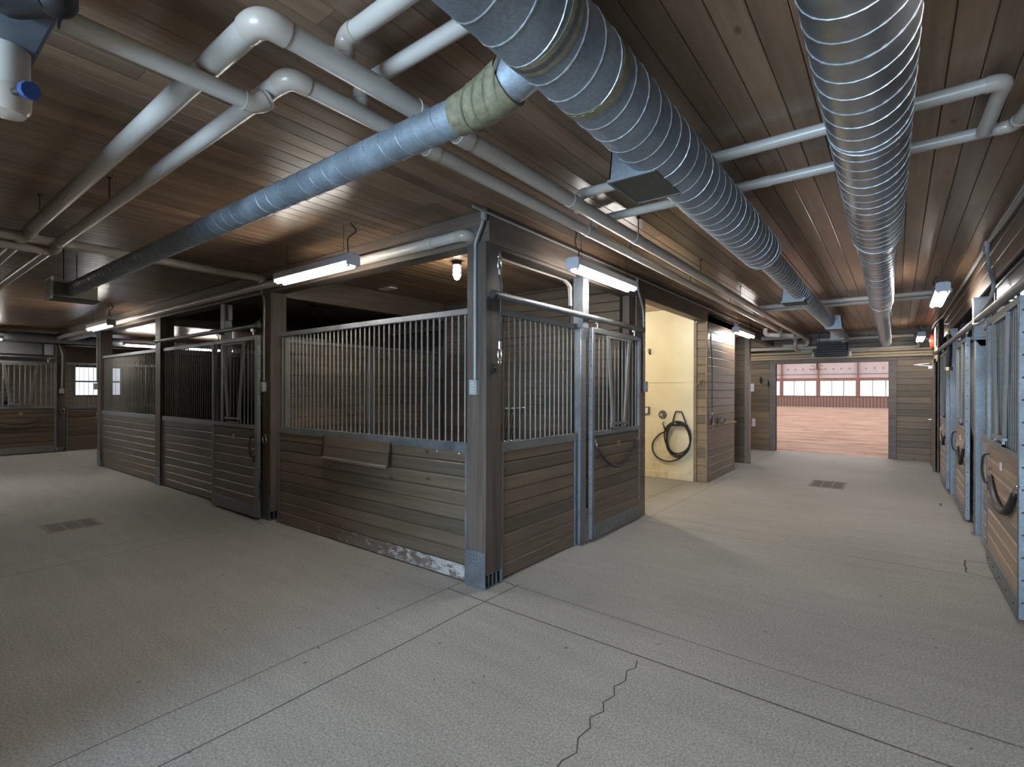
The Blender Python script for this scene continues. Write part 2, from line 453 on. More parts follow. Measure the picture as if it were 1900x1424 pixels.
# outer shell
structure('wall_east', MB().box(6.2, -8.0, 0, 6.3, 11.1, H), M_BOARDY)
structure('wall_east_back', MB().box(3.2, -8.1, 0, 6.3, -8.0, H), M_BOARDY)
wall_y('wall_east_header', -8.0, 9.25, 3.115, 2.48, H, .03, M_BOARDY, -1, 'boards along the top of the right hand stall row', .137)
structure('wall_rear', MB().box(-17, 8.3, 0, -2.6, 8.4, H), M_BOARD)
wall_x('wall_south', -13.4, 0, -3.2, 0, H, .08, M_BOARD, 1)
wall_y('wall_south_return', -8.0, -3.2, 0.0, 0, H, .08, M_BOARDY, 1)
wall_x('wall_back', -.1, 3.4, -7.8, 0, H, .1, M_BOARD, 1, None, .137, holes=((.4, 2.8, 0, 2.4),))
wl = MB()
wl.box(-17.1, -4.3, 0, -17, 1.05, H).box(-17.1, 2.3, 0, -17, 8.4, H).box(-17.1, 1.05, 0, -17, 2.3, 1.27).box(-17.1, 1.05, 2.2, -17, 2.3, H)
structure('wall_west', wl, M_BOARDY, 'outer wall behind the stall across the aisle')
wn = MB()
wn.box(-17.06, 1.05, 1.27, -16.99, 1.10, 2.2).box(-17.06, 2.25, 1.27, -16.99, 2.3, 2.2).box(-17.06, 1.10, 2.15, -16.99, 2.25, 2.2).box(-17.06, 1.10, 1.27, -16.99, 2.25, 1.32).box(-17.05, 1.10, 1.70, -17.0, 2.25, 1.75).box(-17.05, 1.66, 1.32, -17.0, 1.69, 1.70)
wo = structure('window_1', wn, M_DARK, 'daylit window seen through the far stall grille')
MB().box(-17.035, 1.1, 1.32, -17.03, 2.25, 2.15).build('pane', M_GLASS, wo)

# ------------------------------------------------------------------ posts and beams
def post(name, label, x, y, sx=.19, sy=.19, top=2.62, face='-y', foot=.28, group='wooden posts of the left stall row'):
    t = thing(name, label, 'post', (x, y, 0), 0, group)
    MB().box(0, 0, .115, sx, sy, top, .006).build('timber', M_TIMB, t)
    b = MB()
    b.box(-.004, -.006, 0, sx+.002, 0, foot).box(-.004, sy, 0, sx+.002, sy+.006, foot)
    b.box(0, 0, .105, sx, sy, .115).box(0, 0, 0, sx, sy, .008)
    for k in range(3): b.box(.012, .05+k*.045-.003, .008, sx-.004, .05+k*.045+.003, .105)
    ft = b.build('post_foot', M_GALV, t, label='galvanized standoff foot')
    h = MB()
    for i in range(3):
        for j in range(3): h.cyl((.055+i*.028, -.0065, foot-.04-j*.028), (.055+i*.028, -.004, foot-.04-j*.028), .005, 8)
    h.build('nail_hole', M_BLACK, ft)
    return t
post('wooden_post', 'wooden corner post with blue grey metal foot between the two aisles', -.195, 0.0, .195, .19)
post('wooden_post', 'wooden post just right of the open grilled sliding door in the left row', -3.42, 0.005)
post('wooden_post', 'wooden post between the sliding door bay and the farthest left bay', -6.86, 0.0, .22)
post('wooden_post', 'wooden post at the far end of the left stall row', -10.0, 0.0, .2)
def beam(name, label, mb, mat):
    return tag(mb.build(name, mat), label, 'beam', 'timber beams under the ceiling')
beam('timber_beam', 'long timber beam over the left stall fronts', MB().box(-20, .03, 2.62, -.0, .19, H-.001, .004), M_BEAMX)
beam('timber_beam', 'long timber beam over the wash stall and corner stall door', MB().box(-.15, .192, 2.62, 0.0, 11.05, H-.001, .004), M_BEAMY)
beam('timber_beam', 'short beam running back inside the corner stall above the partition', MB().box(-3.42, .195, 2.58, -3.25, 3.4, H-.001, .004), M_BEAMY)
beam('timber_beam', 'beam over the back of the dark left stalls', MB().box(-9.9, 3.24, 2.52, -3.44, 3.40, H-.001, .004), M_BEAMX)
beam('timber_beam', 'beam running back over the divider between the dark left stalls', MB().box(-6.82, .195, 2.52, -6.66, 3.22, H-.001, .004), M_BEAMY)
beam('timber_beam', 'timber beam behind the top boards over the right hand stall doors', MB().box(3.17, -8, 2.52, 3.28, 9.2, H-.001, .004), M_BEAMY)
beam('timber_beam', 'dark timber beam over the stall row across the far aisle', MB().box(-13.6, -4, 2.55, -13.42, 8.2, 2.78, .004), M_BEAMY)
tb = tag(MB().box(-.135, .20, 2.595, -.02, 2.72, 2.618).build('header_strip', M_BEAMY), 'thin board under the beam above the corner stall door', 'board')

# ------------------------------------------------------------------ stall fronts (local: x along the front, front faces -y)
WZ = 1.045; GZ = 2.14
def boards(L, x0, z0, z1, n, yf=-.02, yb=.02):
    mb = MB(); h = (z1-z0)/n
    for i in range(n): mb.board_x(x0, L, z0+i*h+.0018, z0+(i+1)*h-.0018, yf, yb, .0095)
    return mb
def panel(label, L, loc, rz, bars=True, mat=None, name='stall_screen', pitch=.0705, group='fixed grilled stall panels', z1=GZ, low=False):
    t = thing(name, label, 'stall panel', loc, rz, group)
    bd = boards(L, 0, .015, WZ, 9).build('board_panel', mat or M_BOARD, t, label='horizontal stained boards')
    MB().box(0, .004, .015, L, .016, WZ).build('groove_backing', M_SHADOWWD, bd)
    MB().box(0, -.028, WZ, L, .028, WZ+.04, .002).box(0, -.031, WZ-.03, L, -.027, WZ+.04).build('sill_channel', M_GALV, t, label='galvanized channel on top of the boards')
    MB().box(0, -.022, z1-.05, L, .022, z1, .004).build('top_rail', M_GALV, t, label='galvanized top rail')
    MB().box(0, -.03, .01, .03, .03, WZ).build('side_channel', M_GALV, t)
    MB().box(L-.03, -.03, .01, L, .03, WZ).build('side_channel', M_GALV, t)
    n = int((L-.06)/pitch); st = (L-.04)/max(1, n)
    f = MB().cyl((.02+st*.5, 0, WZ+.03), (.02+st*.5, 0, z1-.04), .0072, 8).build('bar', M_BAR, t)
    copies(f, 'bar', [(st*k, 0, 0) for k in range(1, n)], t)
    return t
def door(label, Wd, loc, rz, mat=None, handle=None, wide_right=False, yoke=True, group='sliding stall doors', plate=True, rivets=True):
    t = thing('sliding_stall_door', label, 'stall door', loc, rz, group)
    d = .0225
    bd = boards(Wd-.04, .04, .16, WZ+.0, 8, -.018, .018).build('board_panel', mat or M_BOARD, t, label='horizontal stained boards')
    MB().box(.04, .002, .16, Wd-.04, .012, WZ).build('groove_backing', M_SHADOWWD, bd)
    fr = MB()
    rw = .065 if wide_right else .045
    fr.box(0, -d, .03, .045, d, GZ-.02, .003).box(Wd-rw, -d, .03, Wd, d, GZ-.02, .003)
    fr.box(.045, -d, GZ-.07, Wd-rw, d, GZ-.02, .003).box(.045, -d, WZ, Wd-rw, d, WZ+.045, .003)
    frame = fr.build('frame', M_GALV, t, label='galvanized steel door frame')
    MB().box(.045, -d-.002, .03, Wd-rw, d, .165, .002).build('kick_plate', M_GALV, t, label='galvanized kick plate')
    if rivets:
        rv = MB()
        for k in range(5): rv.ball((.15+k*(Wd-.3)/4, -d-.003, .085), .009, 8, (1, .4, 1))
        for k in range(14): rv.ball((-.001, -.002, .14+k*.145), .006, 6, (.4, 1, 1)); rv.ball((Wd+.001, -.002, .14+k*.145), .006, 6, (.4, 1, 1))
        rv.build('rivet', M_DARK, frame)
    n = int((Wd-.1)/.085); st = (Wd-.09)/n
    f = MB().cyl((.045+st*.5, .004, WZ+.03), (.045+st*.5, .004, GZ-.05), .0072, 8).build('bar', M_BAR, t)
    copies(f, 'bar', [(st*k, 0, 0) for k in range(1, n)], t)
    if yoke:
        y = MB(); a0, a1, b0, b1 = .27*Wd, .74*Wd, .37*Wd, .63*Wd
        zt, zb = GZ-.085, WZ+.115
        for (p, q) in ((a0, b0), (a1, b1)):
            s = 1 if q > p else -1
            for w in (0, .034*s):
                y.prism([(p+w-.009, -.032, zt), (p+w+.009, -.032, zt), (q+w*.6+.009, -.032, zb), (q+w*.6-.009, -.032, zb)], (0, .018, 0))
        y.box(a0-.01, -.034, zt-.015, a1+.01, -.012, zt+.008, .002)
        yk = y.build('feed_yoke', M_BAR, t, label='tapered drop down feed yoke')
        k = MB(); k.box(b0-.045, -.04, zb-.022, b1+.045, -.01, zb+.002, .002).box(b0-.01, -.036, WZ+.05, b1+.01, -.02, WZ+.066)
        k.box(b0-.01, -.036, WZ+.05, b0+.012, -.02, zb-.02).box(b1-.012, -.036, WZ+.05, b1+.01, -.02, zb-.02)
        k.build('yoke_bracket', M_GALV, yk)
    hg = []
    for x in (.12*Wd, .88*Wd):
        h = MB(); h.cyl((x, 0, GZ-.03), (x, 0, GZ+.045), .009, 8).box(x-.03, -.012, GZ+.03, x+.03, .012, GZ+.042).cyl((x-.018, -.016, GZ+.05), (x-.018, .016, GZ+.05), .016, 12).cyl((x+.018, -.016, GZ+.05), (x+.018, .016, GZ+.05), .016, 12)
        h.build('roller_hanger', M_CHROME, t)
    if plate:
        MB().box(.48*Wd, -.0215, .90, .48*Wd+.07, -.018, .96, .001).build('name_plate', M_BRASS if mat is None else M_WHITE, t)
    if handle is not None:
        x = handle
        pts = [(x, -.022, .97), (x, -.05, .965), (x-.012, -.062, .93), (x-.016, -.066, .85), (x-.008, -.062, .78), (x, -.05, .73), (x, -.022, .715)]
        MB().sweep(pts, .009, 8).box(x-.02, -.03, .66, x+.02, -.022, .73).build('pull_handle', M_BLACK, t, label='bent black pull handle')
    return t
def track(label, p0, p1, r=.026, brackets=(), group='round door tracks'):
    t = thing('door_track', label, 'track', p0, 0, group)
    p0, p1 = Vector(p0), Vector(p1); d = (p1-p0).normalized()
    MB().cyl(p0, p1, r, 18).build('tube', M_GALV, t, True)
    MB().cyl(p0-d*.012, p0+d*.02, r*1.15, 18).cyl(p1-d*.02, p1+d*.012, r*1.15, 18).build('end_cap', M_DARK, t, True)
    for b, off in brackets:
        c = p0+d*b; o_ = Vector(off)
        MB().sweep([c+Vector((0, 0, -.0)), c+o_*.5+Vector((0, 0, .0)), c+o_], .016, 8).sweep([c+Vector((0, 0, r+.004)), c+o_+Vector((0, 0, r+.004))], .008, 6).build('bracket', M_GALV, t, True)
    return t

# --- left row (front faces the left aisle)
p1 = panel('wide grilled stall panel with small fold down feed flap by the corner post', 2.90, (-3.10, .05, 0), 0)
ff = MB()
fx0, fx1 = .93, 1.965
for z0, z1 in ((.825, .93), (.93, WZ-.012)):
    ff.prism([(fx0, -.03-(WZ-z0)*.07, z0+.002), (fx0, -.03-(WZ-z1)*.07, z1-.002), (fx0, -.005-(WZ-z1)*.07, z1-.002), (fx0, -.005-(WZ-z0)*.07, z0+.002)], (fx1-fx0, 0, 0))
flap = ff.build('feed_flap', M_BOARD, p1, label='hinged feed flap tilted out of the boards')
MB().box(fx0, -.082, .80, fx1, -.02, .826, .004).build('flap_lip', M_BEAMX, flap)
for xx in (fx0-.012, fx1+.006):
    hn = MB()
    for k in range(6): hn.box(xx, -.034-k*.006, WZ-.046-k*.036, xx+.014, -.024-k*.005, WZ-.008-k*.036)
    hn.build('chain', M_DARK, flap)
bo = MB()
for xx in (2.55, 2.80): bo.ball((xx, -.024, 1.0), .010, 8, (1, .5, 1))
bo.build('bolt_head', M_CHROME, p1)
# scuffed bottom board
sc = MB(); sc.board_x(0.0, 2.9, .012, .128, -.026, -.018, .004)
def scuffed():
    m, nt, b = nodes('kicked and scuffed bottom board')
    f = noise(nt, coords(nt, (5, 5, 9)), 2.0, 5, .7); g = noise(nt, coords(nt, (1.2, 26, 26)), 1.0, 4)
    t = nt.nodes.new('ShaderNodeTexCoord'); sx = nt.nodes.new('ShaderNodeSeparateXYZ'); nt.links.new(t.outputs['Object'], sx.inputs[0])
    mr = nt.nodes.new('ShaderNodeMapRange'); nt.links.new(sx.outputs[0], mr.inputs[0])
    for i, x in ((1, .3), (2, 2.8), (3, -.14), (4, .10)): mr.inputs[i].default_value = x
    ad = nt.nodes.new('ShaderNodeMath'); ad.operation = 'ADD'; nt.links.new(f, ad.inputs[0]); nt.links.new(mr.outputs[0], ad.inputs[1])
    c = ramp(nt, g, [(.3, (.11, .08, .058)), (.7, (.18, .135, .10))])
    c = mix(nt, ramp(nt, ad.outputs[0], [(.53, (0, 0, 0)), (.60, (1, 1, 1))]), c, (.36, .34, .32))
    nt.links.new(c, b.inputs['Base Color']); b.inputs['Roughness'].default_value = .8
    return m
sc.build('bottom_board', scuffed(), p1, label='scuffed bottom board with paint kicked away')
dA = door('grilled sliding door with tapered feed yoke in the left stall row', 1.20, (-4.55, -.065, 0), 0, handle=1.12, wide_right=True)
panel('grilled panel left of the sliding door in the left stall row', 2.0, (-6.62, .05, 0), 0)
panel('farthest grilled panel of the left stall row', 2.93, (-9.79, .05, 0), 0)
track('dark round track above the left sliding door', (-6.60, -.065, 2.235), (-3.36, -.065, 2.235), .027, ((1.95, (0, .12, 0)), (3.15, (0, .06, .05))))
sp_ = thing('steel_post', 'galvanized post hanging from the beam behind the left sliding door', 'post', (-4.64, .05, 0), 0, 'galvanized steel posts')
MB().box(0, 0, .0, .11, .10, 2.62, .003).build('column', M_GALV, sp_)
MB().box(.115, .03, 2.40, .165, .08, 2.60, .003).build('junction_box', M_BOX, sp_)
# --- right face of the corner stall (faces the right aisle)
panel('narrow grilled panel between the corner post and the galvanized post', 1.165, (-.04, .20, 0), PI/2)
st_ = thing('steel_post', 'galvanized post beside the corner stall door', 'post', (-.055, 1.385, 0), 0, 'galvanized steel posts')
MB().box(0, 0, 0, .075, .105, 2.10, .004).build('column', M_GALV, st_)
MB().box(-.01, -.004, 2.10, .10, .112, 2.60, .004).prism([(.075, 0, 2.10), (.10, 0, 2.10), (.075, 0, 1.99)], (0, .105, 0)).box(-.03, -.02, 2.59, .13, .13, 2.60).build('head_bracket', M_GALV, st_, label='wider galvanized head')
MB().box(-.02, -.02, 0, .10, .13, .008).build('foot_plate', M_GALV, st_)
door('grilled sliding door with black strap beside the wash stall', 1.17, (.045, 1.535, 0), PI/2)
track('round track above the corner stall door', (.055, .02, 2.215), (.055, 2.78, 2.215), .028, ((1.42, (-.07, 0, 0)), (.15, (-.06, 0, 0)), (2.70, (-.055, 0, .0))))
tw = thing('wooden_post', 'wooden post behind the round track beside the wash stall', 'post', (-.10, 2.56, 0), 0, 'wooden posts of the left stall row')
MB().box(0, 0, 0, .085, .165, 2.60, .004).build('timber', M_TIMB, tw)
# inside the corner stall and further back
pt = thing('stall_divider', 'solid boarded partition inside the corner stall', 'partition', (-3.34, .20, 0), PI/2, 'stall partitions')
bd = boards(2.62, 0, .01, 2.06, 16).build('board_panel', M_BOARD, pt)
MB().box(0, .004, .01, 2.62, .016, 2.06).build('groove_backing', M_SHADOWWD, bd)
MB().box(0, -.03, 2.06, 2.62, .03, 2.10, .003).build('top_channel', M_GALV, pt, label='galvanized top channel')
MB().box(1.16, -.06, 0, 1.27, -.022, 2.06, .003).build('stiffener_post', M_GALV, pt, label='galvanized stiffener')
MB().box(2.34, -.05, 0, 2.40, -.022, 2.06, .003).build('side_channel', M_GALV, pt)
MB().box(.0, -.06, 0, .07, -.022, 2.10, .003).build('side_channel', M_GALV, pt)
pt2 = dup(pt, (-6.74, .20, 0), PI/2, 'solid boarded partition between the dark left stalls')
for nm, x0, x1 in (('stall_divider', -6.7, -3.45), ('stall_divider', -9.85, -6.8)):
    q = thing(nm, 'dark boarded back partition of the %s left stall' % ('middle' if x1 > -4 else 'farthest'), 'partition', (x0, 3.3, 0), 0, 'stall partitions')
    bd = boards(x1-x0, 0, .01, 2.06, 16).build('board_panel', M_BOARD, q)
    MB().box(0, .004, .01, x1-x0, .016, 2.06).build('groove_backing', M_SHADOWWD, bd)
    MB().box(0, -.03, 2.06, x1-x0, .03, 2.10, .003).build('top_channel', M_GALV, q)
panel('grilled end panel of the left stall row facing the cross aisle', 3.05, (-9.94, .22, 0), PI/2, pitch=.09)
fd = thing('corner_feeder', 'small wire feeder in the corner stall behind the corner post', 'feeder', (-.405, .24, 1.05))
f_ = MB()
f_.sweep([(0, 0, .30), (.34, 0, .30), (.34, .33, .30)], .008, 8).sweep([(0, .02, .03), (.30, .02, .03), (.30, .30, .03)], .006, 8)
f_.build('rim', M_CHROME, fd)
f_ = MB()
for k in range(9): f_.cyl((.02+k*.036, .002, .30), (.04+k*.03, .02, .03), .004, 6)
for k in range(9): f_.cyl((.34, .02+k*.036, .30), (.30, .04+k*.03, .03), .004, 6)
f_.build('basket', M_DARK, fd)
MB().cyl((.30, .33, .30), (.30, .33, .325), .012, 8).build('latch', M_CHROME, fd)

# --- right row (front faces the right aisle, -x)
RX = -PI/2
panel('short grilled panel right of the nearest right hand steel post', .62, (3.125, 3.80, 0), RX, mat=M_BOARDT, pitch=.075)
door('nearest sliding door of the right stall row with hanging black strap', 1.46, (3.085, 3.15, 0), RX, mat=M_BOARDT, handle=.16)
door('middle sliding door of the right stall row', 1.20, (3.08, 6.05, 0), RX, mat=M_BOARDT, handle=.12)
door('farthest sliding door of the right stall row', 1.30, (3.045, 8.4, 0), RX, mat=M_BOARDT)
panel('grilled panel behind the middle right hand door', 2.4, (3.15, 6.75, 0), RX, mat=M_BOARDT, pitch=.09)
panel('grilled panel behind the farthest right hand door', 2.24, (3.13, 9.25, 0), RX, mat=M_BOARDT, pitch=.09)
def rpost(label, x, y, w=.085, dpt=.10, top=2.04, br=True):
    t = thing('steel_post', label, 'post', (x, y, 0), 0, 'galvanized steel posts')
    MB().box(0, 0, 0, w, dpt, top, .004).build('column', M_GALV, t)
    if br: MB().box(-.015, -.004, top+.02, w+.022, dpt+.01, 2.47, .003).prism([(-.015, 0, top+.02), (w+.02, 0, top+.02), (w+.02, 0, top-.07), (w*.5, 0, top-.07)], (0, dpt, 0)).box(-.02, -.02, 2.465, w+.03, dpt+.02, 2.475).build('head_bracket', M_GALV, t, label='bright galvanized head')
    MB().box(-.02, -.02, 0, w+.02, dpt+.02, .008).build('foot_plate', M_GALV, t)
    return t
rpost('nearest galvanized post of the right stall row with bright square head', 3.085, 4.22)
rpost('farther galvanized post of the right stall row holding a dark hose', 3.055, 6.86, .085, .1, 2.42, False)
post('wooden_post', 'wooden post behind the nearest right hand steel post', 3.185, 4.50, .09, .14, 2.56, group='wooden posts behind the right row')
post('wooden_post', 'wooden post behind the farther right hand steel post', 3.185, 7.15, .09, .14, 2.56, group='wooden posts behind the right row')
track('long bright round track above the right hand doors', (2.995, 9.0, 2.19), (3.06, .3, 2.15), .03, ((4.6, (.10, 0, 0)), (2.1, (.09, 0, 0)), (6.6, (.1, 0, 0))))
ip = thing('glazing_screen', 'smooth grey panel above the nearest right hand door', 'panel', (3.17, .4, 2.20))
MB().box(0, 0, 0, .02, 3.2, .28, .002).build('sheet', M_POLY, ip)
MB().box(-.01, 0, .25, .03, 3.2, .275, .002).box(-.01, 3.17, 0, .03, 3.21, .275, .002).build('edge_trim', M_DARK, ip)

# --- stall row across the far aisle on the left
LX = PI/2
door('pale grilled sliding door with yoke across the far end of the left aisle', 1.25, (-13.36, -1.24, 0), LX)
panel('grilled panel with daylit window behind it at the far end of the left aisle', 2.5, (-13.42, .19, 0), LX, pitch=.09)
panel('grilled panel behind the pale far sliding door', 2.4, (-13.46, -2.4, 0), LX, pitch=.09)
post('wooden_post', 'wooden post across the far aisle with grey conduit', -13.53, .015, .16, .16, 2.56)
track('thin track above the pale far sliding door', (-13.35, -3.2, 2.235), (-13.35, .02, 2.235), .022)
ip = thing('glazing_screen', 'dark glossy plastic panel above the pale far sliding door', 'panel', (-13.46, -3.0, 2.30))
MB().box(0, 0, 0, .02, 2.78, .27).build('sheet', M_POLY, ip)
MB().box(.002, 2.80, 0, .024, 2.97, .27).build('milky_sheet', M_POLYW, ip, label='pale blue sheet at its right end')
MB().box(.0, 2.77, 0, .03, 2.80, .27).box(0, 0, .25, .03, 2.98, .28).build('edge_trim', M_DARK, ip)
fb = thing('fan', 'round cage fan behind the pale far door', 'fan', (-13.75, -.78, 1.12))
f_ = MB()
for r_ in (.30, .22, .14): f_.sweep([(0, r_*math.cos(a*PI/18), .10+r_*math.sin(a*PI/18)) for a in range(36)], .007, 6, closed=True)
for a in range(6): f_.cyl((0, 0, .10), (0, .30*math.cos(a*PI/3), .10+.30*math.sin(a*PI/3)), .005, 6)
f_.build('cage', M_BAR, fb)
MB().ball((-.03, 0, .10), .09, 12).build('motor', M_DARK, fb)

# ------------------------------------------------------------------ straps, hooks, snaps
def catmull(P, n=6):
    P = [Vector(p) for p in P]; out = []
    Q = [P[0]*2-P[1]]+P+[P[-1]*2-P[-2]]
    for i in range(1, len(Q)-2):
        for k in range(n):
            t = k/n; a, b, c, d = Q[i-1], Q[i], Q[i+1], Q[i+2]
            out.append(.5*((2*b)+(c-a)*t+(2*a-5*b+4*c-d)*t*t+(3*b-a-3*c+d)*t**3))
    out.append(P[-1]); return out
def snap(t, p, d, mat, s=1.0, name='snap_hook'):
    p = Vector(p); d = Vector(d).normalized(); side = d.cross(Vector((0, 0, 1)) if abs(d.z) < .9 else Vector((1, 0, 0))).normalized()
    mb = MB(); mb.cyl(p, p+d*.03*s, .008*s, 8)
    c = p+d*.06*s
    mb.sweep([c+(d*math.cos(a*PI/6)*.032+side*math.sin(a*PI/6)*.016)*s for a in range(12)], .005*s, 6, closed=True)
    mb.sweep([c+(d*(.045+math.cos(a*PI/5)*.014)+side*math.sin(a*PI/5)*.012)*s for a in range(10)], .004*s, 6, closed=True)
    return mb.build(name, mat, t, True)
def strap(label, pts, r0=.011, r1=.019, chain_end=True, group='black stall guard straps'):
    t = thing('stall_guard_strap', label, 'strap', pts[0], 0, group)
    P = catmull(pts, 7); n = len(P)
    MB().sweep(P, r0, 10, True, [r0+(r1-r0)*math.sin(PI*min(1, max(0, i/(n-1))))for i in range(n)]).build('hose', M_BLACK, t, True)
    snap(t, P[0], P[0]-P[1]+Vector((0, 0, .02)), M_CHROME, .8)
    if chain_end: snap(t, P[-1], P[-1]-P[-2], M_CHROME, .9)
    return t
strap('thin black strap sagging across the corner stall door', [(.075, 1.62, .93), (.085, 1.74, .82), (.09, 1.95, .715), (.09, 2.15, .70), (.085, 2.38, .79), (.075, 2.56, .93)], .007, .016)
strap('thick black strap with chain sagging across the nearest right hand door', [(3.052, 2.80, .80), (3.045, 2.62, .70), (3.04, 2.35, .64), (3.04, 2.05, .65), (3.045, 1.88, .72), (3.052, 1.76, .82)], .018, .026)
strap('black strap hanging on the middle right hand door', [(3.045, 5.5, .80), (3.035, 5.3, .70), (3.03, 5.05, .65), (3.035, 4.92, .74), (3.045, 4.88, .84)], .012, .022)
strap('black strap hanging on the farthest right hand door', [(3.01, 8.1, .84), (3.0, 7.7, .72), (3.0, 7.35, .68), (3.0, 7.2, .76), (3.01, 7.15, .82)], .012, .02)
strap('dark strap sagging across the pale far door at the left', [(-13.32, -1.1, .80), (-13.31, -.85, .72), (-13.31, -.55, .69), (-13.32, -.25, .79)], .008, .014)
def crosstie(label, top, bot, mat, r=.009, group='hanging cross ties'):
    t = thing('cross_tie', label, 'tie', top, 0, group)
    top, bot = Vector(top), Vector(bot)
    n = Vector((.012, .004, 0))
    MB().sweep(catmull([top+Vector((0, 0, -.14)), (top*.7+bot*.3)+n, (top*.4+bot*.6)+n*.6, bot+Vector((0, 0, .13))], 5), r, 8).build('rubber_tie', M_BLACK, t, True)
    snap(t, top+Vector((0, 0, -.14)), (0, 0, 1), mat, 1.3)
    snap(t, bot+Vector((0, 0, .13)), (0, 0, -1), mat, 1.3)
    MB().cyl(bot+Vector((0, 0, .15)), bot+Vector((0, 0, .10)), r*1.5, 8).build('ferrule', M_CHROME, t, True)
    MB().cyl(top+Vector((-.05, 0, .02)), top+Vector((.0, 0, .02)), .006, 6).sweep([top+Vector((0, .014*math.cos(a), .02+.014*math.sin(a)-.012)) for a in [k*PI/5 for k in range(10)]], .004, 6, closed=True).build('eye_screw', M_CHROME, t, True)
    return t
crosstie('black cross tie with snaps hanging on the corner post', (.035, .115, 2.52), (.035, .12, 1.72), M_CHROME)
crosstie('long thin black cross tie hanging on the cabin wall by the wash stall', (.03, 5.60, 2.42), (.03, 5.68, 1.0), M_DARK, .007)
crosstie('dark hose with brass snap hanging beside the farther right hand steel post', (3.03, 6.78, 2.46), (3.03, 6.74, 1.70), M_BRASS, .03)
tr = thing('tie_ring', 'small tie ring screwed to the corner post', 'ring', (.0, .09, 1.67), 0, 'tie rings')
MB().box(0, -.03, -.03, .006, .03, .03, .001).sweep([(.012, .024*math.cos(k*PI/6), -.02+.024*math.sin(k*PI/6)) for k in range(12)], .004, 6, closed=True).build('ring', M_DARK, tr)
def hook(label, p, dx=1, dy=0, s=1.0, group='wall hooks'):
    t = thing('wall_hook', label, 'hook', p, 0, group)
    d = Vector((dx, dy, 0)); sd = Vector((-dy, dx, 0))
    mb = MB()
    c = [d*.004+sd*x*s+Vector((0, 0, z*s)) for x, z in ((-.015, .05), (.015, .05), (.015, -.05), (-.015, -.05))]
    mb.prism(c, d*.006)
    mb.sweep(catmull([d*.01, d*.05*s+Vector((0, 0, -.03*s)), d*.085*s+Vector((0, 0, .0)), d*.09*s+Vector((0, 0, .04*s))], 4), .006*s, 6)
    mb.sweep(catmull([d*.01+Vector((0, 0, .03*s)), d*.03*s+Vector((0, 0, .03*s)), d*.045*s+Vector((0, 0, .06*s))], 4), .005*s, 6)
    mb.build('prongs', M_DARK, t)
    return t
hook('dark hook on the cream wash wall', (-.97, 5.53, 2.17), 0, -1)
hook('left hook on the end wall near the arena opening', (-.30, 11.1, 1.76), 0, -1, 1.6)
hook('right hook on the end wall near the arena opening', (-.12, 11.1, 1.66), 0, -1, 1.6)
hook('dark hook on the cabin wall above the ledge', (.0, 6.12, .98), 1, 0, 1.3)
bs_ = thing('halter_snaps', 'cluster of brass snaps on the boarded wall end by the wash stall', 'snaps', (-.09, 5.50, 1.66))
for k, (a, b) in enumerate(((-.03, .01), (.0, .03), (.03, .005))):
    snap(bs_, (-.09+a, 5.495, 1.66+b), (.5*(k-1), 0, -1), M_BRASS, .8, 'snap')
sn = thing('snap_hook', 'shiny snap hook hanging on the cabin wall', 'snap', (.01, 5.78, 1.02))
MB().box(-.012, -.015, .0, 0.0, .015, .12).build('back_plate', M_CHROME, sn)
snap(sn, (.015, 5.78, 1.06), (0, 0, -1), M_CHROME, 1.6, 'snap')
for lab, p in (('steel ring on the wooden post by the left sliding door', (-3.33, -.012, .93)), ('steel ring on the far wooden post across the left aisle', (-13.36, .12, .97))):
    t = thing('tie_ring', lab, 'ring', p, 0, 'tie rings')
    if p[0] > -5: MB().sweep([(.04*math.cos(k*PI/8), 0, .055*math.sin(k*PI/8)) for k in range(16)], .006, 6, closed=True).build('ring', M_CHROME, t)
    else: MB().sweep([(0, .04*math.cos(k*PI/8), .055*math.sin(k*PI/8)) for k in range(16)], .006, 6, closed=True).build('ring', M_CHROME, t)
ch_ = thing('chain', 'dark chain hanging at the edge of the left sliding door', 'chain', (-3.325, -.06, .25))
for k in range(8):
    c = Vector((-3.325, -.06, .46-k*.03))
    a = Vector((1, 0, 0)) if k % 2 else Vector((0, 1, 0))
    MB().sweep([c+a*.011*math.cos(q*PI/4)+Vector((0, 0, .02*math.sin(q*PI/4))) for q in range(8)], .004, 5, closed=True).build('link', M_DARK, ch_, True)

# ------------------------------------------------------------------ pipes
def run(name, label, pts, r, cat='pipe', mat=None, emat=None, group='pvc vent pipes', couplings=(), open_end=False, bend=1.5, seg=20):
    t = thing(name, label, cat, pts[0], 0, group)
    mat = mat or M_PVC; emat = emat or M_PVCE
    P = [Vector(p) for p in pts]; n = len(P)
    trims = [0.0]*n
    for i in range(1, n-1):
        trims[i] = min(bend*r, (P[i]-P[i-1]).length*.45, (P[i+1]-P[i]).length*.45)
    for i in range(n-1):
        d = (P[i+1]-P[i]).normalized()
        a = P[i]+d*trims[i]; b = P[i+1]-d*trims[i+1]
        MB().cyl(a, b, r, seg).build('pipe', mat, t, True)
    for i in range(1, n-1):
        a = (P[i-1]-P[i]).normalized(); b = (P[i+1]-P[i]).normalized(); T = trims[i]
        q = [P[i]+a*(T+r*.5), P[i]+a*T]
        for k in range(1, 8):
            s = k/8
            q.append((P[i]+a*T)*(1-s)**2+P[i]*2*s*(1-s)+(P[i]+b*T)*s**2)
        q += [P[i]+b*T, P[i]+b*(T+r*.5)]
        MB().sweep(q, r*1.11, seg).build('elbow', emat, t, True, label='tan elbow fitting' if mat is M_PVC else None)
    for (i, s) in couplings:
        c = P[i].lerp(P[i+1], s); d = (P[i+1]-P[i]).normalized()
        MB().cyl(c-d*r*1.0, c+d*r*1.0, r*1.1, seg).build('coupling', mat, t, True)
    return t
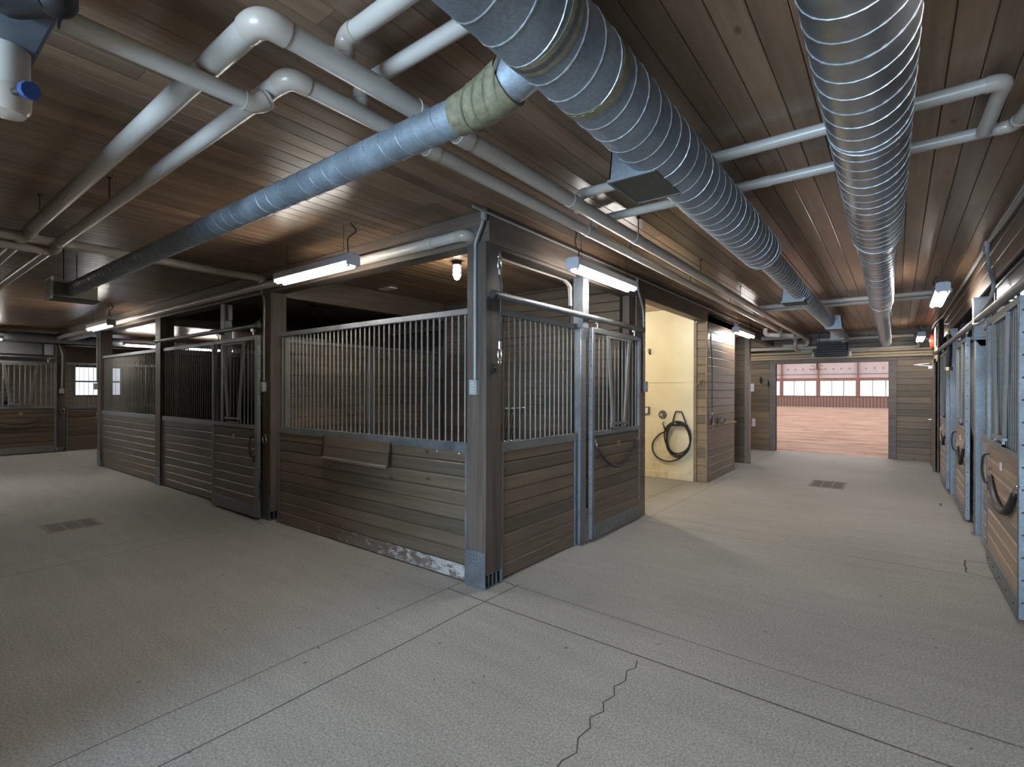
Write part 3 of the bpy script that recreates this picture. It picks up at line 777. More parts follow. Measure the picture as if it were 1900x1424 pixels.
run('vent_pipe', 'upper large pvc pipe turning a corner beside the big duct, right one of the pair', [(-6.9, -2.083, 2.68), (.835, -2.083, 2.68), (.805, 10.45, 2.68), (.79, 10.45, 2.55), (.3, 10.45, 2.55)], .041, couplings=((1, .055), (1, .075), (1, .155), (1, .23)))
run('vent_pipe', 'lower large pvc pipe turning a corner beside the big duct, left one of the pair', [(-7.3, -1.873, 2.68), (.622, -1.873, 2.68), (.585, 10.3, 2.68), (.56, 10.3, 2.47), (.56, 10.85, 2.45), (.86, 10.85, 2.45)], .0355, couplings=((1, .06), (1, .19)))
run('vent_pipe', 'pvc pipe hanging under the pair and ending in an elbow beneath its corner', [(.474, -2.50, 2.60), (.474, -1.93, 2.60), (.495, -1.885, 2.635)], .0325, bend=1.2)
run('branch_pipe', 'first pvc branch above the big duct dropping onto the right pipe of the pair', [(3.0, -1.755, 2.815), (.80, -1.755, 2.815), (.80, -1.755, 2.69)], .034, group='pvc branch pipes')
run('branch_pipe', 'second pvc branch above the big duct dropping onto the left pipe of the pair', [(3.0, -1.538, 2.815), (.60, -1.538, 2.815), (.60, -1.538, 2.69)], .0325, group='pvc branch pipes')
run('branch_pipe', 'white pvc pipe crossing over both ducts with long elbow at right end, nearer of two', [(.755, .065, 2.69), (.755, .065, 2.805), (2.80, .065, 2.805), (2.775, .46, 2.765)], .031, group='pvc branch pipes', couplings=((1, .35),))
run('branch_pipe', 'white pvc pipe crossing over both ducts with long elbow at right end, farther of two', [(.59, .585, 2.69), (.59, .585, 2.805), (2.90, .585, 2.805), (2.95, .16, 2.805), (3.03, .08, 2.805)], .030, group='pvc branch pipes', couplings=((1, .52),))
run('branch_pipe', 'nearer cross pipe of the far pair beyond the step in the bright duct', [(.70, 5.72, 2.70), (.70, 5.72, 2.80), (3.0, 5.72, 2.80)], .034, group='pvc branch pipes')
run('branch_pipe', 'farther cross pipe of the far pair beyond the step in the bright duct', [(.60, 6.10, 2.70), (.60, 6.10, 2.80), (3.0, 6.10, 2.80)], .032, group='pvc branch pipes')
run('branch_pipe', 'cross pipe running left behind the far hanging light', [(-2.4, 9.6, 2.68), (.75, 9.6, 2.68)], .045, group='pvc branch pipes')
run('branch_pipe', 'cross pipe below the ceiling at the far left gap', [(-2.4, 10.75, 2.52), (.95, 10.75, 2.52)], .042, group='pvc branch pipes')
run('drop_pipe', 'left short drop elbow under the far pipe pair', [(.39, 7.95, 2.72), (.39, 7.95, 2.60), (.62, 8.05, 2.58)], .042, group='short drop pipes')
run('drop_pipe', 'right short drop elbow under the far pipe pair', [(.60, 8.2, 2.72), (.60, 8.2, 2.60), (.82, 8.3, 2.58)], .042, group='short drop pipes')
run('wall_pipe', 'pale pipe high along the end wall behind the ducts', [(.95, 10.92, 2.70), (2.72, 10.92, 2.70)], .038, group='end wall pipes')
run('wall_pipe', 'pale pipe along the end wall rising into an elbow at its right end', [(1.56, 10.98, 2.46), (2.80, 10.98, 2.46), (2.80, 10.98, 2.62), (2.98, 10.98, 2.62)], .034, group='end wall pipes')
for k, z in enumerate((2.415, 2.345, 2.285)):
    t = run('wall_conduit', '%s of three yellowed pipes above the arena opening' % ('topmost', 'middle one', 'lowest')[k], [(-2.4, 11.03, z), (3.06, 11.03, z)], .031, mat=M_PVCY, emat=M_PVCY, group='yellowed pipes above the arena opening', seg=14)
run('wall_pipe', 'long cream pvc pipe along the beam over the left stalls', [(-.19, .10, 2.69), (-.19, -.03, 2.69), (-19.5, -.03, 2.69)], .042, group='stall row pipes', couplings=((1, .02), (1, .145), (1, .23)))
run('cross_pipe', 'beige pvc pipe crossing the left ceiling and dropping to the stall beam', [(-3.36, -3.17, 2.775), (-3.36, -.03, 2.775), (-3.36, -.03, 2.69)], .040, group='stall row pipes')
run('cross_pipe', 'upper beige pipe leaving the picture at the left from the pair', [(-2.70, -3.17, 2.63), (-2.70, -2.09, 2.63), (-2.55, -2.083, 2.67)], .036, group='stall row pipes')
run('cross_pipe', 'lower beige pipe leaving the picture at the left from the pair', [(-3.08, -3.17, 2.63), (-3.08, -1.88, 2.63), (-2.93, -1.873, 2.67)], .033, group='stall row pipes')
run('water_pipe', 'white pipe inside the corner stall turning down behind the galvanized post', [(-.21, .22, 2.615), (-.21, 1.44, 2.615), (-.21, 1.56, 2.56), (-.21, 1.57, 2.36)], .020, emat=M_PVC, group='stall row pipes')
run('water_hose', 'black hose hanging below the white pipe in the corner stall', [(-.21, 1.57, 2.355), (-.20, 1.60, 1.7), (-.20, 1.6, .3)], .016, 'hose', M_BLACK, M_BLACK, group='stall hoses')
pm = thing('circulator_pump', 'blue grey pump hanging from the ceiling in the upper left corner', 'pump', (.50, -2.62, 2.60))
MB().box(-.28, -.09, -.10, .135, .09, .24, .012).build('housing', M_PUMP, pm)
MB().box(-.27, -.10, -.06, .10, -.09, .14, .004).box(-.27, .088, -.07, .105, .096, .20, .004).build('cover_plate', M_PUMP, pm)
MB().cyl((.13, -.01, -.05), (.25, .06, -.10), .085, 20, .05).ball((.24, .06, -.10), .05, 12).build('motor', M_BLACK, pm, label='black motor')
MB().cyl((-.0, 0, .24), (-.0, 0, .27), .02, 8).build('hanger_rod', M_DARK, pm)
ds = thing('drain_stub', 'short capped pvc stub with blue handled valve in the upper left corner', 'pipe', (.36, -2.60, 2.50), 0, 'pvc vent pipes')
MB().cyl((0, 0, .0), (0, 0, -.13), .056, 20).build('pipe', M_PVC, ds)
MB().sweep([(0, 0, -.12), (0, 0, -.17), (0, 0, -.19), (0, 0, -.20)], .06, 20, True, [.06, .058, .045, .01]).build('cap', M_PVCE, ds)
vv = MB().cyl((.02, .0, -.135), (.12, .032, -.152), .010, 8).build('valve', M_DARK, ds)
MB().cyl((.115, .03, -.15), (.135, .036, -.155), .024, 10).build('valve_handle', M_BLUE, vv)
def hanger(label, x, y, z):
    t = thing('pipe_hanger', label, 'hanger', (x, y, z), 0, 'pipe hangers')
    MB().cyl((0, 0, 0), (0, 0, H-z-.001), .004, 6).build('rod', M_DARK, t)
    MB().box(-.012, -.012, H-z-.008, .012, .012, H-z-.001).build('ceiling_plate', M_DARK, t)
for i, y in enumerate((.9, 2.5, 4.2)):
    hanger('thin rod holding the right pipe of the aisle pair, %s' % ('nearest the corner post', 'beside the galvanized post', 'near the wash stall')[i], .815-.0025*y, y, 2.72)
    hanger('thin rod holding the left pipe of the aisle pair, %s' % ('nearest the corner post', 'beside the galvanized post', 'near the wash stall')[i], .615-.003*y, y+.3, 2.715)
for i, x in enumerate((-1.6, -2.35)):
    hanger('thin rod holding the %s of the left ceiling pipe pair' % ('far pipe', 'near pipe')[i], x, -1.873 if i == 0 else -2.083, 2.716)

# ------------------------------------------------------------------ ducts
def duct(name, label, mat, sections, pitch, seam=.0030, group='spiral ducts', bands=(), seg=40):
    """sections: list of (p0, p1, r)"""
    t = thing(name, label, 'duct', sections[0][0], 0, group)
    ph = 0.0
    for i, (a, b, r) in enumerate(sections):
        a, b = Vector(a), Vector(b); d = (b-a); L = d.length; d.normalize()
        tube = MB().cyl(a, b, r, seg).build('duct_tube', mat, t, True)
        u = Vector((0, 0, 1)).cross(d).normalized(); w = d.cross(u)
        n = int(L/pitch*22); P = []
        for k in range(n+1):
            s = k/22; P.append(a+d*(s*pitch)+(u*math.cos(2*PI*s)+w*math.sin(2*PI*s))*(r+seam*.15))
        MB().sweep(P, seam, 5).build('spiral_seam', M_SEAM if mat is not M_GALV else mat, tube, True)
        if i+1 < len(sections):
            b2, r2 = Vector(sections[i+1][0]), sections[i+1][2]
            MB().sweep([b-d*.03, b, b2, b2+d*.10], r, seg, True, [r*1.012, r*1.012, r2*1.03, r2*1.03]).build('reducer', M_DUCTB, t, True, label='smooth reducer')
    for (y, wd, mt) in bands:
        a, b, r = next((s for s in sections if s[0][1] <= y <= s[1][1]), sections[0])
        a, b = Vector(a), Vector(b); c = a.lerp(b, (y-a.y)/(b.y-a.y)); d = (b-a).normalized()
        MB().cyl(c-d*wd/2, c+d*wd/2, r*1.016, seg).build('joint_band', mt, t, True)
    return t
md = duct('spiral_duct', 'large dull spotted spiral duct with a branch going left', M_DUCT, [((1.617, -4.2, 2.57), (1.612, 1.36, 2.57), .137), ((1.610, 1.46, 2.57), (1.585, 9.3, 2.57), .086)], .110,
          bands=((-1.665, .055, M_SEAL), (-1.665, .02, M_DUCT), (-1.355, .045, M_SEAL), (-1.33, .012, M_DUCT)))
duct('spiral_duct', 'bright shiny spiral duct stepping down in size on the right', M_DUCTB, [((2.395, -4.2, 2.57), (2.330, 1.36, 2.57), .139), ((2.328, 1.47, 2.57), (2.288, 4.62, 2.57), .115), ((2.287, 4.70, 2.57), (2.236, 11.0, 2.57), .098)], .110,
     bands=((-.42, .05, M_DUCTB), (1.58, .012, M_SEAM)))
duct('spiral_duct', 'dark spiral duct crossing above the far end of the left aisle', M_DUCT, [((-13.05, -3.1, 2.665), (-13.05, 7.5, 2.665), .105)], .12)
# branch duct
bp0, bp1 = Vector((1.22, -1.562, 2.475)), Vector((-3.98, -1.585, 2.475))
bd_ = thing('branch_duct', 'blue grey spiral branch duct running left from the large duct to a register box', 'duct', (1.22, -1.562, 2.475), 0, 'spiral ducts')
tube = MB().cyl(bp0, bp1, .0625, 32).build('duct_tube', M_DUCT, bd_, True)
d = (bp1-bp0).normalized(); u = Vector((0, 0, 1)).cross(d).normalized(); w = d.cross(u); P = []
for k in range(int((bp1-bp0).length/.098*20)+1):
    s = k/20; P.append(bp0+d*(s*.098)+(u*math.cos(2*PI*s)+w*math.sin(2*PI*s))*.0625)
MB().sweep(P, .0026, 5).build('spiral_seam', M_DUCT, tube, True)
MB().cyl((1.60, -1.562, 2.565), (1.405, -1.562, 2.505), .072, 28).build('saddle_collar', M_DUCT, bd_, True, label='plain collar on the large duct')
el = MB()
el.sweep([(1.43, -1.562, 2.512), (1.40, -1.562, 2.503), (1.36, -1.562, 2.492), (1.31, -1.562, 2.482), (1.26, -1.562, 2.477), (1.20, -1.562, 2.475)], .078, 28, True, [.082, .081, .078, .075, .071, .067])
for x_, z_, r_ in ((1.435, 2.513, .084), (1.385, 2.499, .081), (1.335, 2.487, .078), (1.285, 2.479, .075)): el.sweep([(x_+r_*.25*math.sin(k*PI/14), -1.562+r_*math.cos(k*PI/14), z_+r_*math.sin(k*PI/14)) for k in range(28)], .004, 5, closed=True)
el.build('sealed_elbow', M_SEAL, bd_, True, label='yellowed sealant covered elbow')
for x_ in (-.9, -2.1, -3.3): MB().cyl((x_, -1.575, 2.475), (x_-.03, -1.575, 2.475), .0645, 32).build('joint_band', M_DUCT, bd_, True)
rb = thing('register_box', 'green grey register box with white louvred grille at the end of the branch duct', 'register', (-3.99, -1.60, 2.41))
MB().box(-.25, -.12, -.015, 0, .22, .15, .003).build('box', plain('olive galvanized box', (.20, .21, .16), .5, .4, .1, 8), rb)
MB().box(-.26, -.125, -.03, 0.01, .235, -.015).build('bottom_flange', M_DARK, rb)
gr = MB().box(-.27, -.137, -.035, .005, -.12, .17).build('grille_frame', M_WHITEG, rb, label='white grille')
g_ = MB()
for k in range(8): g_.box(-.235, -.1385, -.012+k*.021, -.03, -.1365, -.002+k*.021)
g_.build('louvre_gap', M_BLACK, gr)
for i, (x_, y_) in enumerate(((.0, -.04), (-.2, .1))):
    MB().cyl((x_-.02, y_, .14), (x_-.02, y_, H-2.41-.002), .004, 6).build('hanger_wire', M_DARK, rb)
def boot(label, loc, rz, group='duct outlet boots'):
    t = thing('duct_boot', label, 'duct outlet', loc, rz, group)
    # local: y along the duct, x across (outlet hangs on the -x underside)
    s = MB()
    prof = [(-.20, 0, .06), (-.215, 0, -.125), (-.205, 0, -.135), (.0, 0, -.135), (.02, 0, -.10), (-.06, 0, -.085), (-.105, 0, -.04), (-.125, 0, .02), (-.12, 0, .075)]
    s.prism(prof, (0, .006, 0)); s.prism([(a, .30, c) for a, b, c in prof], (0, .006, 0))
    s.prism([(-.20, 0, .06), (-.215, 0, -.125), (-.209, 0, -.125), (-.194, 0, .06)], (0, .306, 0))
    s.build('side_plate', M_GALV, t, label='pale galvanized side plates')
    MB().box(-.207, .004, -.139, .0, .302, -.133).build('outlet_face', plain('shaded outlet mouth', (.085, .08, .06), .6, .2, .2, 60), t, label='dark sheet coloured like the shaded open underside')  # dark colour stands in for the shade inside the open mouth
    f = MB(); f.box(-.222, -.008, -.142, -.207, .314, -.128).box(-.207, -.008, -.142, 0, .004, -.128).box(-.207, .302, -.142, 0, .314, -.128)
    f.build('flange', M_GALV, t)
    return t
b0 = boot('nearest rectangular outlet boot on the large dull duct', (1.63, -.81, 2.57), 0)
boot('small outlet boot on the thinner part of the dull duct', (1.655, 3.25, 2.595), 0)
boot('outlet boot near the far end of the dull duct, facing right', (1.56, 6.55, 2.59), PI)
boot('outlet boot at the far end of the dull duct, facing left', (1.645, 8.25, 2.59), 0)
uh = thing('unit_heater', 'black louvred unit heater hanging above the arena opening', 'heater', (.93, 10.72, 2.30))
MB().box(0, .02, 0, .60, .30, .31, .008).build('case', M_BLACK, uh)
lv = MB()
for k in range(5): lv.prism([(.03, .03, .03+k*.054), (.03, -.005, .045+k*.054), (.03, -.005, .05+k*.054), (.03, .03, .04+k*.054)], (.54, 0, 0))
lv.build('louvre', M_DARK, uh)
MB().cyl((.05, .15, .31), (.05, .15, .568), .006, 6).cyl((.55, .15, .31), (.55, .15, .568), .006, 6).build('hanger_rod', M_DARK, uh)
MB().cyl((-.06, .1, -.02), (-.06, .1, .10), .032, 12).cyl((.66, .1, -.02), (.66, .1, .10), .032, 12).build('pipe_connection', M_PVC, uh)

# ------------------------------------------------------------------ fluorescent fixtures
def fixture(tube):
    t = thing('fluorescent_light', 'x', 'light fixture', (0, 0, 0), 0, 'twin tube fluorescent lights')
    L = 1.19; h = L/2
    MB().prism([(-h, -.058, .0), (-h, .058, .0), (-h, .058, .055), (-h, .04, .068), (-h, -.04, .068), (-h, -.058, .055)], (L, 0, 0)).build('housing', M_FIXT, t)
    MB().box(-h-.004, -.060, -.028, -h+.018, .060, .06, .002).build('end_plate', M_FIXT, t)
    MB().box(h-.018, -.060, -.028, h+.004, .060, .06, .002).build('end_plate', M_FIXT, t)
    for y in (-.036, .036):
        k = MB()
        for s in (-1, 1): k.box(s*h-.014-s*.03, y-.009, -.042, s*h+.014-s*.03, y+.009, .0)
        k.build('lamp_holder', M_WHITE, t)
        MB().cyl((-h+.05, y, -.022), (h-.05, y, -.022), .019, 12).build('tube', tube, t, label='glowing tube')
    for x in (-.45, .45):
        MB().cyl((x, 0, .066), (x, 0, H-2.545-.002), .0025, 5).build('hanger_wire', M_DARK, t)
    MB().sweep(catmull([(.52, 0, .066), (.50, .01, .12), (.53, -.01, .20), (.58, .03, .26), (.55, .0, H-2.545-.002)], 5), .006, 6).build('power_cord', M_BLACK, t)
    return t
F0 = fixture(M_TUBE); F1 = fixture(M_TUBEDIM); FZ = 2.545
F0.location = (.29, 1.36, FZ); F0.rotation_euler = (0, 0, -PI/2); F0['label'] = 'hanging twin tube light over the corner stall door'
F1.location = (-1.67, -.40, FZ); F1['label'] = 'hanging twin tube light over the corner stall panel, nearest on the left aisle'
for loc, rz, lab in [((-8.1, -.40, FZ), 0, 'hanging twin tube light at the far left end of the left stall row'),
                     ((.215, 7.02, FZ), PI/2, 'hanging twin tube light beyond the wash stall'),
                     ((2.81, 4.45, FZ), PI/2, 'nearer hanging twin tube light above the right hand doors'),
                     ((2.80, 9.8, FZ), PI/2, 'farther hanging twin tube light above the right hand doors'),
                     ((-12.8, 1.75, FZ+.07), PI/2, 'distant twin tube light seen over the left stalls, left of the pair'),
                     ((-12.8, 3.15, FZ+.07), PI/2, 'distant twin tube light seen over the left stalls, right of the pair'),
                     ((-12.8, -1.55, FZ+.03), PI/2, 'distant twin tube light at the left edge of the picture'),
                     ((-1.05, 9.75, FZ), 0, 'hanging twin tube light in the far side corridor left of the arena opening'),
                     ((2.81, -1.75, FZ), PI/2, 'hanging twin tube light above the nearest right hand door outside the picture'),
                     ((2.81, -6.0, FZ), PI/2, 'unseen twin tube light added for fill behind the viewpoint, in line with the right hand row'),  # added out of view to brighten the right aisle
                     ((-8.1, -2.8, FZ), 0, 'hanging twin tube light on the far side of the left aisle'),
                     ((2.8, -3.6, FZ), PI/2, 'unseen twin tube light added for fill in the right aisle behind the viewpoint')]:  # another unseen fixture put in for ambient fill
    dup(F1 if loc[0] < -3 else F0, loc, rz, lab)
def jar(label, loc, lit=True):
    t = thing('caged_lamp', label, 'lamp', loc, 0, 'caged jar lamps')
    MB().cyl((0, 0, -.04), (0, 0, 0), .05, 20).build('base', M_DARK, t)
    MB().sweep([(0, 0, -.035), (0, 0, -.07), (0, 0, -.15), (0, 0, -.175), (0, 0, -.185)], .04, 16, True, [.03, .036, .036, .024, .004]).build('globe', M_BULB if lit else M_GLASS, t, label='glass globe')
    c = MB()
    for k in range(6):
        a = k*PI/3; c.sweep([(.045*math.cos(a), .045*math.sin(a), -.04), (.047*math.cos(a), .047*math.sin(a), -.15), (.025*math.cos(a), .025*math.sin(a), -.19), (0, 0, -.20)], .003, 5)
    for z in (-.08, -.13): c.sweep([(.047*math.cos(k*PI/8), .047*math.sin(k*PI/8), z) for k in range(16)], .003, 5, closed=True)
    c.build('cage', M_BAR, t)
    if lit:
        l = bpy.data.lights.new('lamp_glow', 'POINT'); l.energy = lit; l.color = (1.0, .92, .74); l.shadow_soft_size = .05
        o = bpy.data.objects.new('lamp_glow', l); COL.objects.link(o); o.parent = t; o.location = (0, 0, -.24)
    return t
jar('lit caged jar lamp on the ceiling of the corner stall', (-1.28, 1.02, H-.001), 5)
jar('unlit caged jar lamp in the dark stall behind', (-5.0, 1.6, H-.001), False)
jar('lit caged jar lamp inside the wash stall, nearer the aisle', (-.75, 3.55, H-.001), WASH)
jar('lit caged jar lamp inside the wash stall, deeper in', (-1.9, 4.3, H-.001), WASH*.6)
sd = thing('ceiling_vent', 'small white vent plate on the corner stall ceiling', 'vent', (-3.0, 1.48, H-.02))
MB().box(-.12, -.06, 0, .12, .06, .019, .003).build('plate', M_WHITE, sd)

# ------------------------------------------------------------------ conduits and boxes
def conduit(label, pts, r=.011, box=None, recept=True, group='electrical conduits', axis='x'):
    t = thing('electrical_conduit', label, 'conduit', pts[0], 0, group)
    MB().sweep(catmull(pts, 4), r, 8).build('conduit', M_COND, t, True)
    if box:
        (x, y, z), (sx, sy, sz) = box
        b = MB().box(x-sx/2, y-sy/2, z-sz/2, x+sx/2, y+sy/2, z+sz/2, .004).build('outlet_box', M_BOX, t, True)
        if recept:
            m = MB()
            for dz in (.022, -.022):
                m.box(x-.018, y-sy/2-.003, z+dz-.015, x+.018, y-sy/2, z+dz+.015, .002)
            q = m.build('receptacle', plain('receptacle plastic', (.45, .46, .43), .4), b, True)
            s = MB()
            for dz in (.022, -.022):
                for dx in (-.007, .007): s.box(x+dx-.0016, y-sy/2-.0036, z+dz-.006, x+dx+.0016, y-sy/2-.003, z+dz+.007)
            s.build('slot', M_BLACK, b, True)
    return t
conduit('grey conduit bending down the corner post to an outlet box', [(-.02, -.01, 2.80), (-.03, -.015, 2.74), (-.085, -.02, 2.62), (-.095, -.014, 2.52), (-.095, -.014, 2.0), (-.095, -.014, 1.58)], .012, ((-.095, -.022, 1.52), (.075, .044, .115)))
cb = thing('conduit_body', 'small grey conduit fitting at the top of the corner post', 'fitting', (-.01, -.012, 2.83))
MB().box(-.018, -.018, -.06, .018, .018, .03, .005).build('body', M_COND, cb)
MB().box(-.014, -.022, -.05, .014, -.018, .02).build('cover', M_BOX, cb)
conduit('grey conduit down the post beside the left sliding door to an outlet box', [(-3.40, -.01, 2.72), (-3.40, -.012, 2.60), (-3.34, -.014, 2.50), (-3.345, -.014, 2.0), (-3.345, -.014, 1.6)], .011, ((-3.36, -.02, 1.53), (.085, .05, .115)))
conduit('grey conduit down the far post of the left row to a dark box', [(-9.98, -.02, 2.66), (-9.95, -.02, 2.58), (-9.93, -.02, 2.4), (-9.93, -.02, 1.62)], .014, ((-9.96, -.03, 1.55), (.09, .06, .13)))
conduit('grey conduit down the post across the far aisle', [(-13.34, .05, 2.55), (-13.34, .10, 2.35), (-13.35, .11, 2.2), (-13.35, .10, 1.5)], .014, ((-13.35, .10, 1.45), (.04, .09, .11)), False)
conduit('grey conduit curving down the wash stall jamb to a box', [(.012, 2.72, 2.84), (.012, 2.74, 2.70), (.014, 2.86, 2.52), (.014, 2.90, 2.38), (.014, 2.90, 2.0), (.014, 2.90, 1.6)], .013, ((.024, 2.93, 1.545), (.045, .085, .125)), False)
conduit('long thin conduit along the top of the beam over the wash stall', [(.0, -.02, 2.83), (.014, .06, 2.825), (.014, 3, 2.825), (.014, 7, 2.825), (.014, 10.9, 2.825)], .010)
for i, y in enumerate((1.0, 4.3)):
    pass
conduit('grey conduit along the ceiling edge over the right hand doors', [(2.995, 10.9, 2.76), (2.995, 9.2, 2.77), (3.05, 8.3, 2.78), (3.075, 6, 2.80), (3.085, 3.45, 2.82), (3.07, 3.28, 2.835), (3.085, 3.1, 2.82), (3.09, 1.5, 2.78), (3.09, -4, 2.78)], .016)
conduit('second dark conduit tight in the ceiling corner over the right hand doors', [(3.085, 9.2, 2.835), (3.095, 6, 2.85), (3.095, 3.4, 2.856), (3.095, 1.5, 2.835), (3.095, -4, 2.835)], .011)
conduit('grey conduit dropping beside the nearest right hand track and curling over it', [(3.085, 3.34, 2.82), (3.085, 3.34, 2.70), (3.095, 3.30, 2.58), (3.10, 3.10, 2.42), (3.08, 3.15, 2.30), (3.05, 3.45, 2.22), (3.0, 3.40, 2.12), (3.02, 3.15, 2.10), (3.06, 3.1, 2.16)], .014)
cj = thing('conduit_body', 'round conduit fitting in the ceiling corner above the nearest right hand door', 'fitting', (3.08, 3.34, 2.80))
MB().cyl((0, 0, -.05), (0, 0, .05), .022, 12).cyl((0, -.04, .02), (0, .05, .02), .02, 12).build('body', M_COND, cj)

# ------------------------------------------------------------------ wash stall fittings
hz = thing('hose_hanger', 'dark metal hose hanger on the cream wash wall', 'hanger', (-.46, 5.53, 1.05))
MB().sweep([(-.11, -.02, -.10), (-.07, -.03, .03), (-.05, -.03, .095), (.05, -.03, .095), (.075, -.03, .03), (.12, -.02, -.10)], .012, 8).build('frame', M_DARK, hz)
MB().box(-.13, -.09, -.145, .15, -.005, -.115, .004).box(-.02, -.10, -.12, .02, 0.0, -.06, .003).build('saddle', M_DARK, hz)
hs = thing('wash_hose', 'black hose coiled on the hanger on the cream wash wall', 'hose', (-.46, 5.50, .95), 0, 'stall hoses')
P = []
for k in range(4*24+1):
    a = PI/2+2*PI*k/24; q = k//24
    rx = .205+(.03, -.01, .018, -.015, 0)[q]*math.sin(a*.5+q); rz_ = .285+(.0, .03, -.035, .02, 0)[q]*(1-math.sin(a))*.5
    P.append((-.455+rx*math.cos(a)+.018*math.sin(2*a+q), 5.47-.011*q-.006*math.sin(a), .70+rz_*math.sin(a)))
MB().sweep(P, .013, 8).build('coil', M_BLACK, hs, True)
P = catmull([(-.64, 5.49, .86), (-.70, 5.50, .80), (-.80, 5.50, .74), (-.905, 5.50, .60), (-.90, 5.50, .45), (-.80, 5.49, .34), (-.62, 5.49, .30), (-.45, 5.48, .36), (-.30, 5.47, .50), (-.245, 5.46, .68)], 6)
MB().sweep(P, .012, 8).build('loose_loop', M_BLACK, hs, True)
nz = MB().sweep([(-.69, 5.50, .80), (-.70, 5.50, .86), (-.715, 5.50, .90)], .014, 8).sweep([(-.715, 5.50, .90), (-.735, 5.495, .93), (-.72, 5.49, .955), (-.70, 5.49, .95)], .008, 6).build('nozzle', M_DARK, hs, True)
wv = thing('mixing_valve', 'round metal mixing valve on the cream wash wall', 'valve', (-.745, 5.53, 1.085))
MB().cyl((0, 0, 0), (0, -.012, 0), .075, 28, .066).build('escutcheon', M_PUMP, wv)
MB().cyl((0, -.012, 0), (0, -.06, 0), .026, 16).sweep([(0, -.05, 0), (.02, -.06, -.02), (.03, -.06, -.05)], .008, 8).build('lever', M_CHROME, wv)
wb = thing('timer_box', 'small metal framed white box at the left edge of the wash wall', 'box', (-1.03, 5.53, 1.15))
MB().box(-.06, -.03, -.065, .06, 0, .065, .004).build('frame', M_PUMP, wb)
MB().box(-.045, -.034, -.05, .035, -.03, .05, .002).build('face', M_WHITE, wb)

# ------------------------------------------------------------------ far end details
eb = thing('fire_bell', 'round red fire bell high on the right wall near the end', 'bell', (3.02, 10.45, 2.52))
MB().sweep([(0.05, 0, 0), (0, 0, 0), (-.03, 0, 0), (-.055, 0, 0), (-.06, 0, 0)], .15, 28, True, [.06, .15, .15, .10, .02]).build('gong', M_RED, eb)
MB().box(-.066, -.10, -.02, -.050, .10, .03, .002).build('band', M_WHITE, eb, label='pale band across the bell')
wall_y('wall_east_end', 9.28, 11.08, 3.03, 0, H, .06, M_OLIVE, -1, 'light boarded stretch of the right wall near the end', .137)
ns = thing('notice_sheet', 'white notice with dark marks on the right wall beside the red bell', 'notice', (3.0, 9.35, 2.36))
MB().box(.004, 0, 0, .012, .42, .34).build('sheet', M_WHITE, ns)
MB().box(.002, .08, .10, .004, .34, .13).box(.002, .08, .20, .004, .30, .23).build('marks', M_DARK, ns)
dr = tag(MB().box(2.985, 9.42, 0.01, 3.008, 10.32, 2.03, .003).build('door_1', M_BOARDY), 'brown wooden service door near the end of the right wall', 'door', kind='structure')
MB().box(2.98, 9.34, 0, 3.008, 9.42, 2.10, .003).box(2.98, 10.32, 0, 3.008, 10.40, 2.10, .003).box(2.98, 9.34, 2.03, 3.008, 10.40, 2.11, .003).build('door_frame', M_OLIVE, dr)
lh = MB().cyl((2.985, 10.20, .93), (2.92, 10.20, .93), .014, 10).sweep([(2.925, 10.21, .93), (2.92, 10.10, .935), (2.925, 10.05, .93)], .012, 8).cyl((2.986, 10.20, .93), (2.976, 10.20, .93), .034, 14).build('lever_handle', M_CHROME, dr)
dc = MB().box(2.93, 10.0, 1.94, 2.985, 10.22, 2.0, .003).sweep([(2.95, 10.1, 2.0), (2.70, 9.95, 2.02), (2.94, 9.75, 2.04)], .007, 6).build('door_closer', M_WHITE, dr)
for lab, p in (('pale switch plate low on the end wall left of the arena opening', (-.47, 11.07, .69)), ('pale switch plate higher on the end wall by the corner post', (-.50, 11.07, 1.58))):
    t = thing('switch_plate', lab, 'switch', p, 0, 'switch plates')
    MB().box(-.04, 0, -.10, .04, .029, .10, .004).build('plate', M_WHITE, t)
    MB().box(-.008, -.006, -.015, .008, 0.0, .015, .001).build('toggle', M_BOX, t)
def drain(label, x0, y0, x1, y1, along):
    t = thing('floor_drain', label, 'drain', (x0, y0, 0), 0, 'floor drains')
    L, Wd = x1-x0, y1-y0
    MB().box(0, 0, -.004, L, Wd, .0018).build('frame', M_GRATEF, t)
    for k in range(3):
        m = MB()
        if along == 'x': a = .03+k*(L-.06)/3; m.box(a+.008, .06, .0, a+(L-.06)/3-.008, Wd-.06, .0028)
        else: a = .03+k*(Wd-.06)/3; m.box(.05, a+.008, 0, L-.05, a+(Wd-.06)/3-.008, .0028)
        m.build('grate', M_GRATE, t)
drain('three part floor drain grate in the left aisle', -5.02, -1.66, -4.52, -1.19, 'y')
drain('three part floor drain grate in the right aisle', 1.32, 6.25, 1.80, 6.98, 'x')

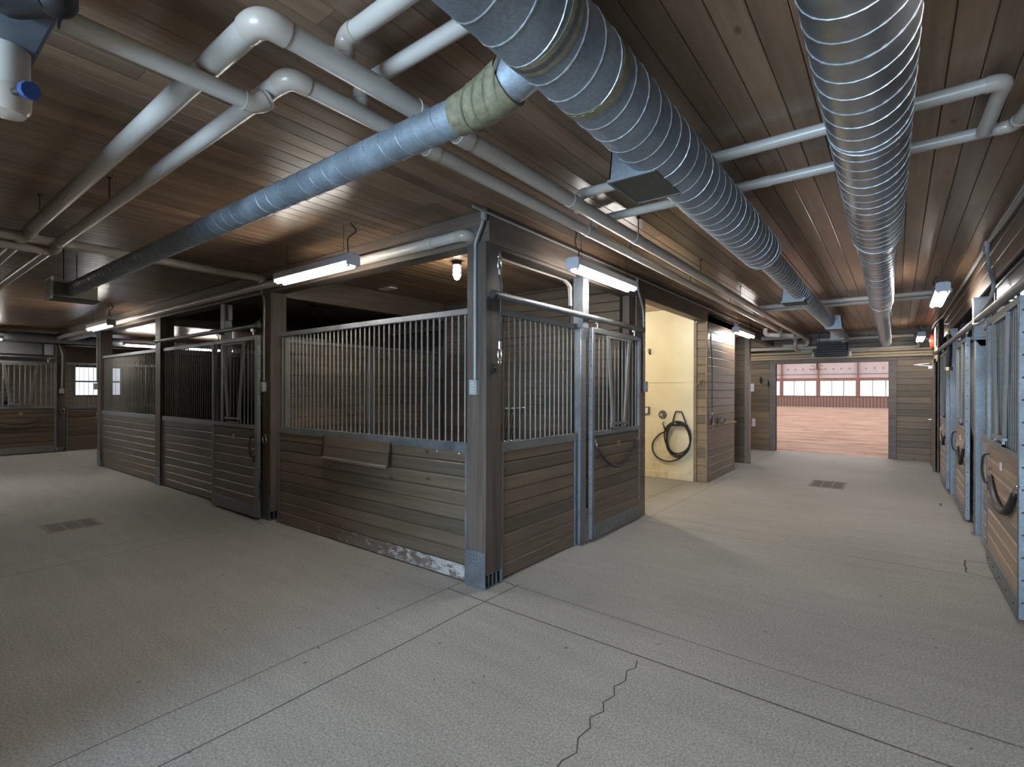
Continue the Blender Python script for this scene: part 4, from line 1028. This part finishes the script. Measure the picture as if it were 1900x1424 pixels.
# ------------------------------------------------------------------ riding arena beyond the opening
structure('floor_arena', MB().box(-30, 11.12, -.12, 24, 54, -.01), M_DIRT, 'reddish raked dirt floor of the riding arena')
structure('wall_arena_kick', MB().box(-30, 52.0, 0, 24, 52.1, 1.03), M_RIB, 'ribbed kick wall under the arena windows')
structure('wall_arena_upper', MB().box(-30, 52.35, 2.70, 24, 52.45, 6.2), M_LINING, 'white lining above the arena windows')
structure('trim_10', MB().box(-30, 51.95, 2.42, 24, 52.15, 2.70), M_REDWD, 'red brown header above the arena windows')
structure('trim_11', MB().box(-30, 51.95, .99, 24, 52.12, 1.06), M_REDWD)
structure('wall_arena_ends', MB().box(-30.1, 11.2, 0, -30, 52.5, 6.2).box(24, 11.2, 0, 24.1, 52.5, 6.2).box(-30, 11.26, 0, -4.05, 11.36, 6.2).box(3.35, 11.26, 0, 24, 11.36, 6.2).box(-4.05, 11.26, 2.9, 3.35, 11.36, 6.2), M_LINING)
structure('ceiling_arena', MB().box(-30, 11.2, 6.2, 24, 52.6, 6.3), M_LINING)
sk = MB()
for k in range(9): sk.box(-29, 13+k*4.3, 6.12, 23, 15.9+k*4.3, 6.16)
structure('window_2', sk, M_ARENAFILL, 'added glowing strips under the arena roof, out of view')  # unseen emissive strips added to light the arena
cols = (-9.5, -6.53, -3.46, -.38, 2.7)
for i, x_ in enumerate(cols):
    t = thing('arena_column', ('red brown column at the left edge of the arena opening', 'red brown column at the left of the arena windows', 'red brown column in the middle of the arena windows', 'red brown column at the right of the arena windows', 'red brown column beyond the right edge of the opening')[i], 'column', (x_, 51.9, 0), 0, 'arena wall columns')
    MB().box(-.14, 0, 1.03, .14, .2, 2.70).build('shaft', M_REDWD, t)
    MB().box(-.06, .1, 2.70, .06, .4, 4.3).build('upper_stud', M_REDWD, t)
k_ = 3
for a, b in zip(cols, cols[1:]):
    w_ = (b-a-.28)/3; fr = MB()
    for i in range(4): fr.box(a+.14+i*w_-.03, 52.0, 1.05, a+.14+i*w_+.03, 52.08, 2.43)
    o = structure('window_%d' % k_, fr, M_DARK, 'three pane window strip in the far arena wall')
    MB().box(a+.14, 52.04, 1.05, b-.14, 52.045, 2.43).build('pane', M_GLASS, o); k_ += 1
structure('trim_12', MB().box(-30, 52.30, 3.05, 24, 52.35, 3.07), M_DARK)
for k in range(14):
    t = thing('eave_bolt', 'dark round bolt in the row above the arena windows', 'bolt', (-6.0+k*.62, 52.28, 3.55), 0, 'bolts above the arena windows')
    MB().cyl((0, 0, 0), (0, .07, 0), .045, 8).build('head', M_DARK, t)
ch = thing('arena_fan', 'cluster of lamps and fan blades high over the middle arena column', 'fixture', (-3.46, 51.2, 3.75))
f_ = MB()
for k in range(5):
    a = k*2*PI/5+.3; f_.prism([(.08*math.cos(a), 0, .08*math.sin(a)), (.45*math.cos(a-.12), 0, .25*math.sin(a-.12)), (.45*math.cos(a+.12), 0, .25*math.sin(a+.12))], (0, .03, 0))
f_.cyl((0, 0, -.25), (0, 0, .3), .05, 8).build('blades', M_DARK, ch)
MB().box(-.55, 0, -.3, .55, .05, -.26).build('crossbar', M_DARK, ch)
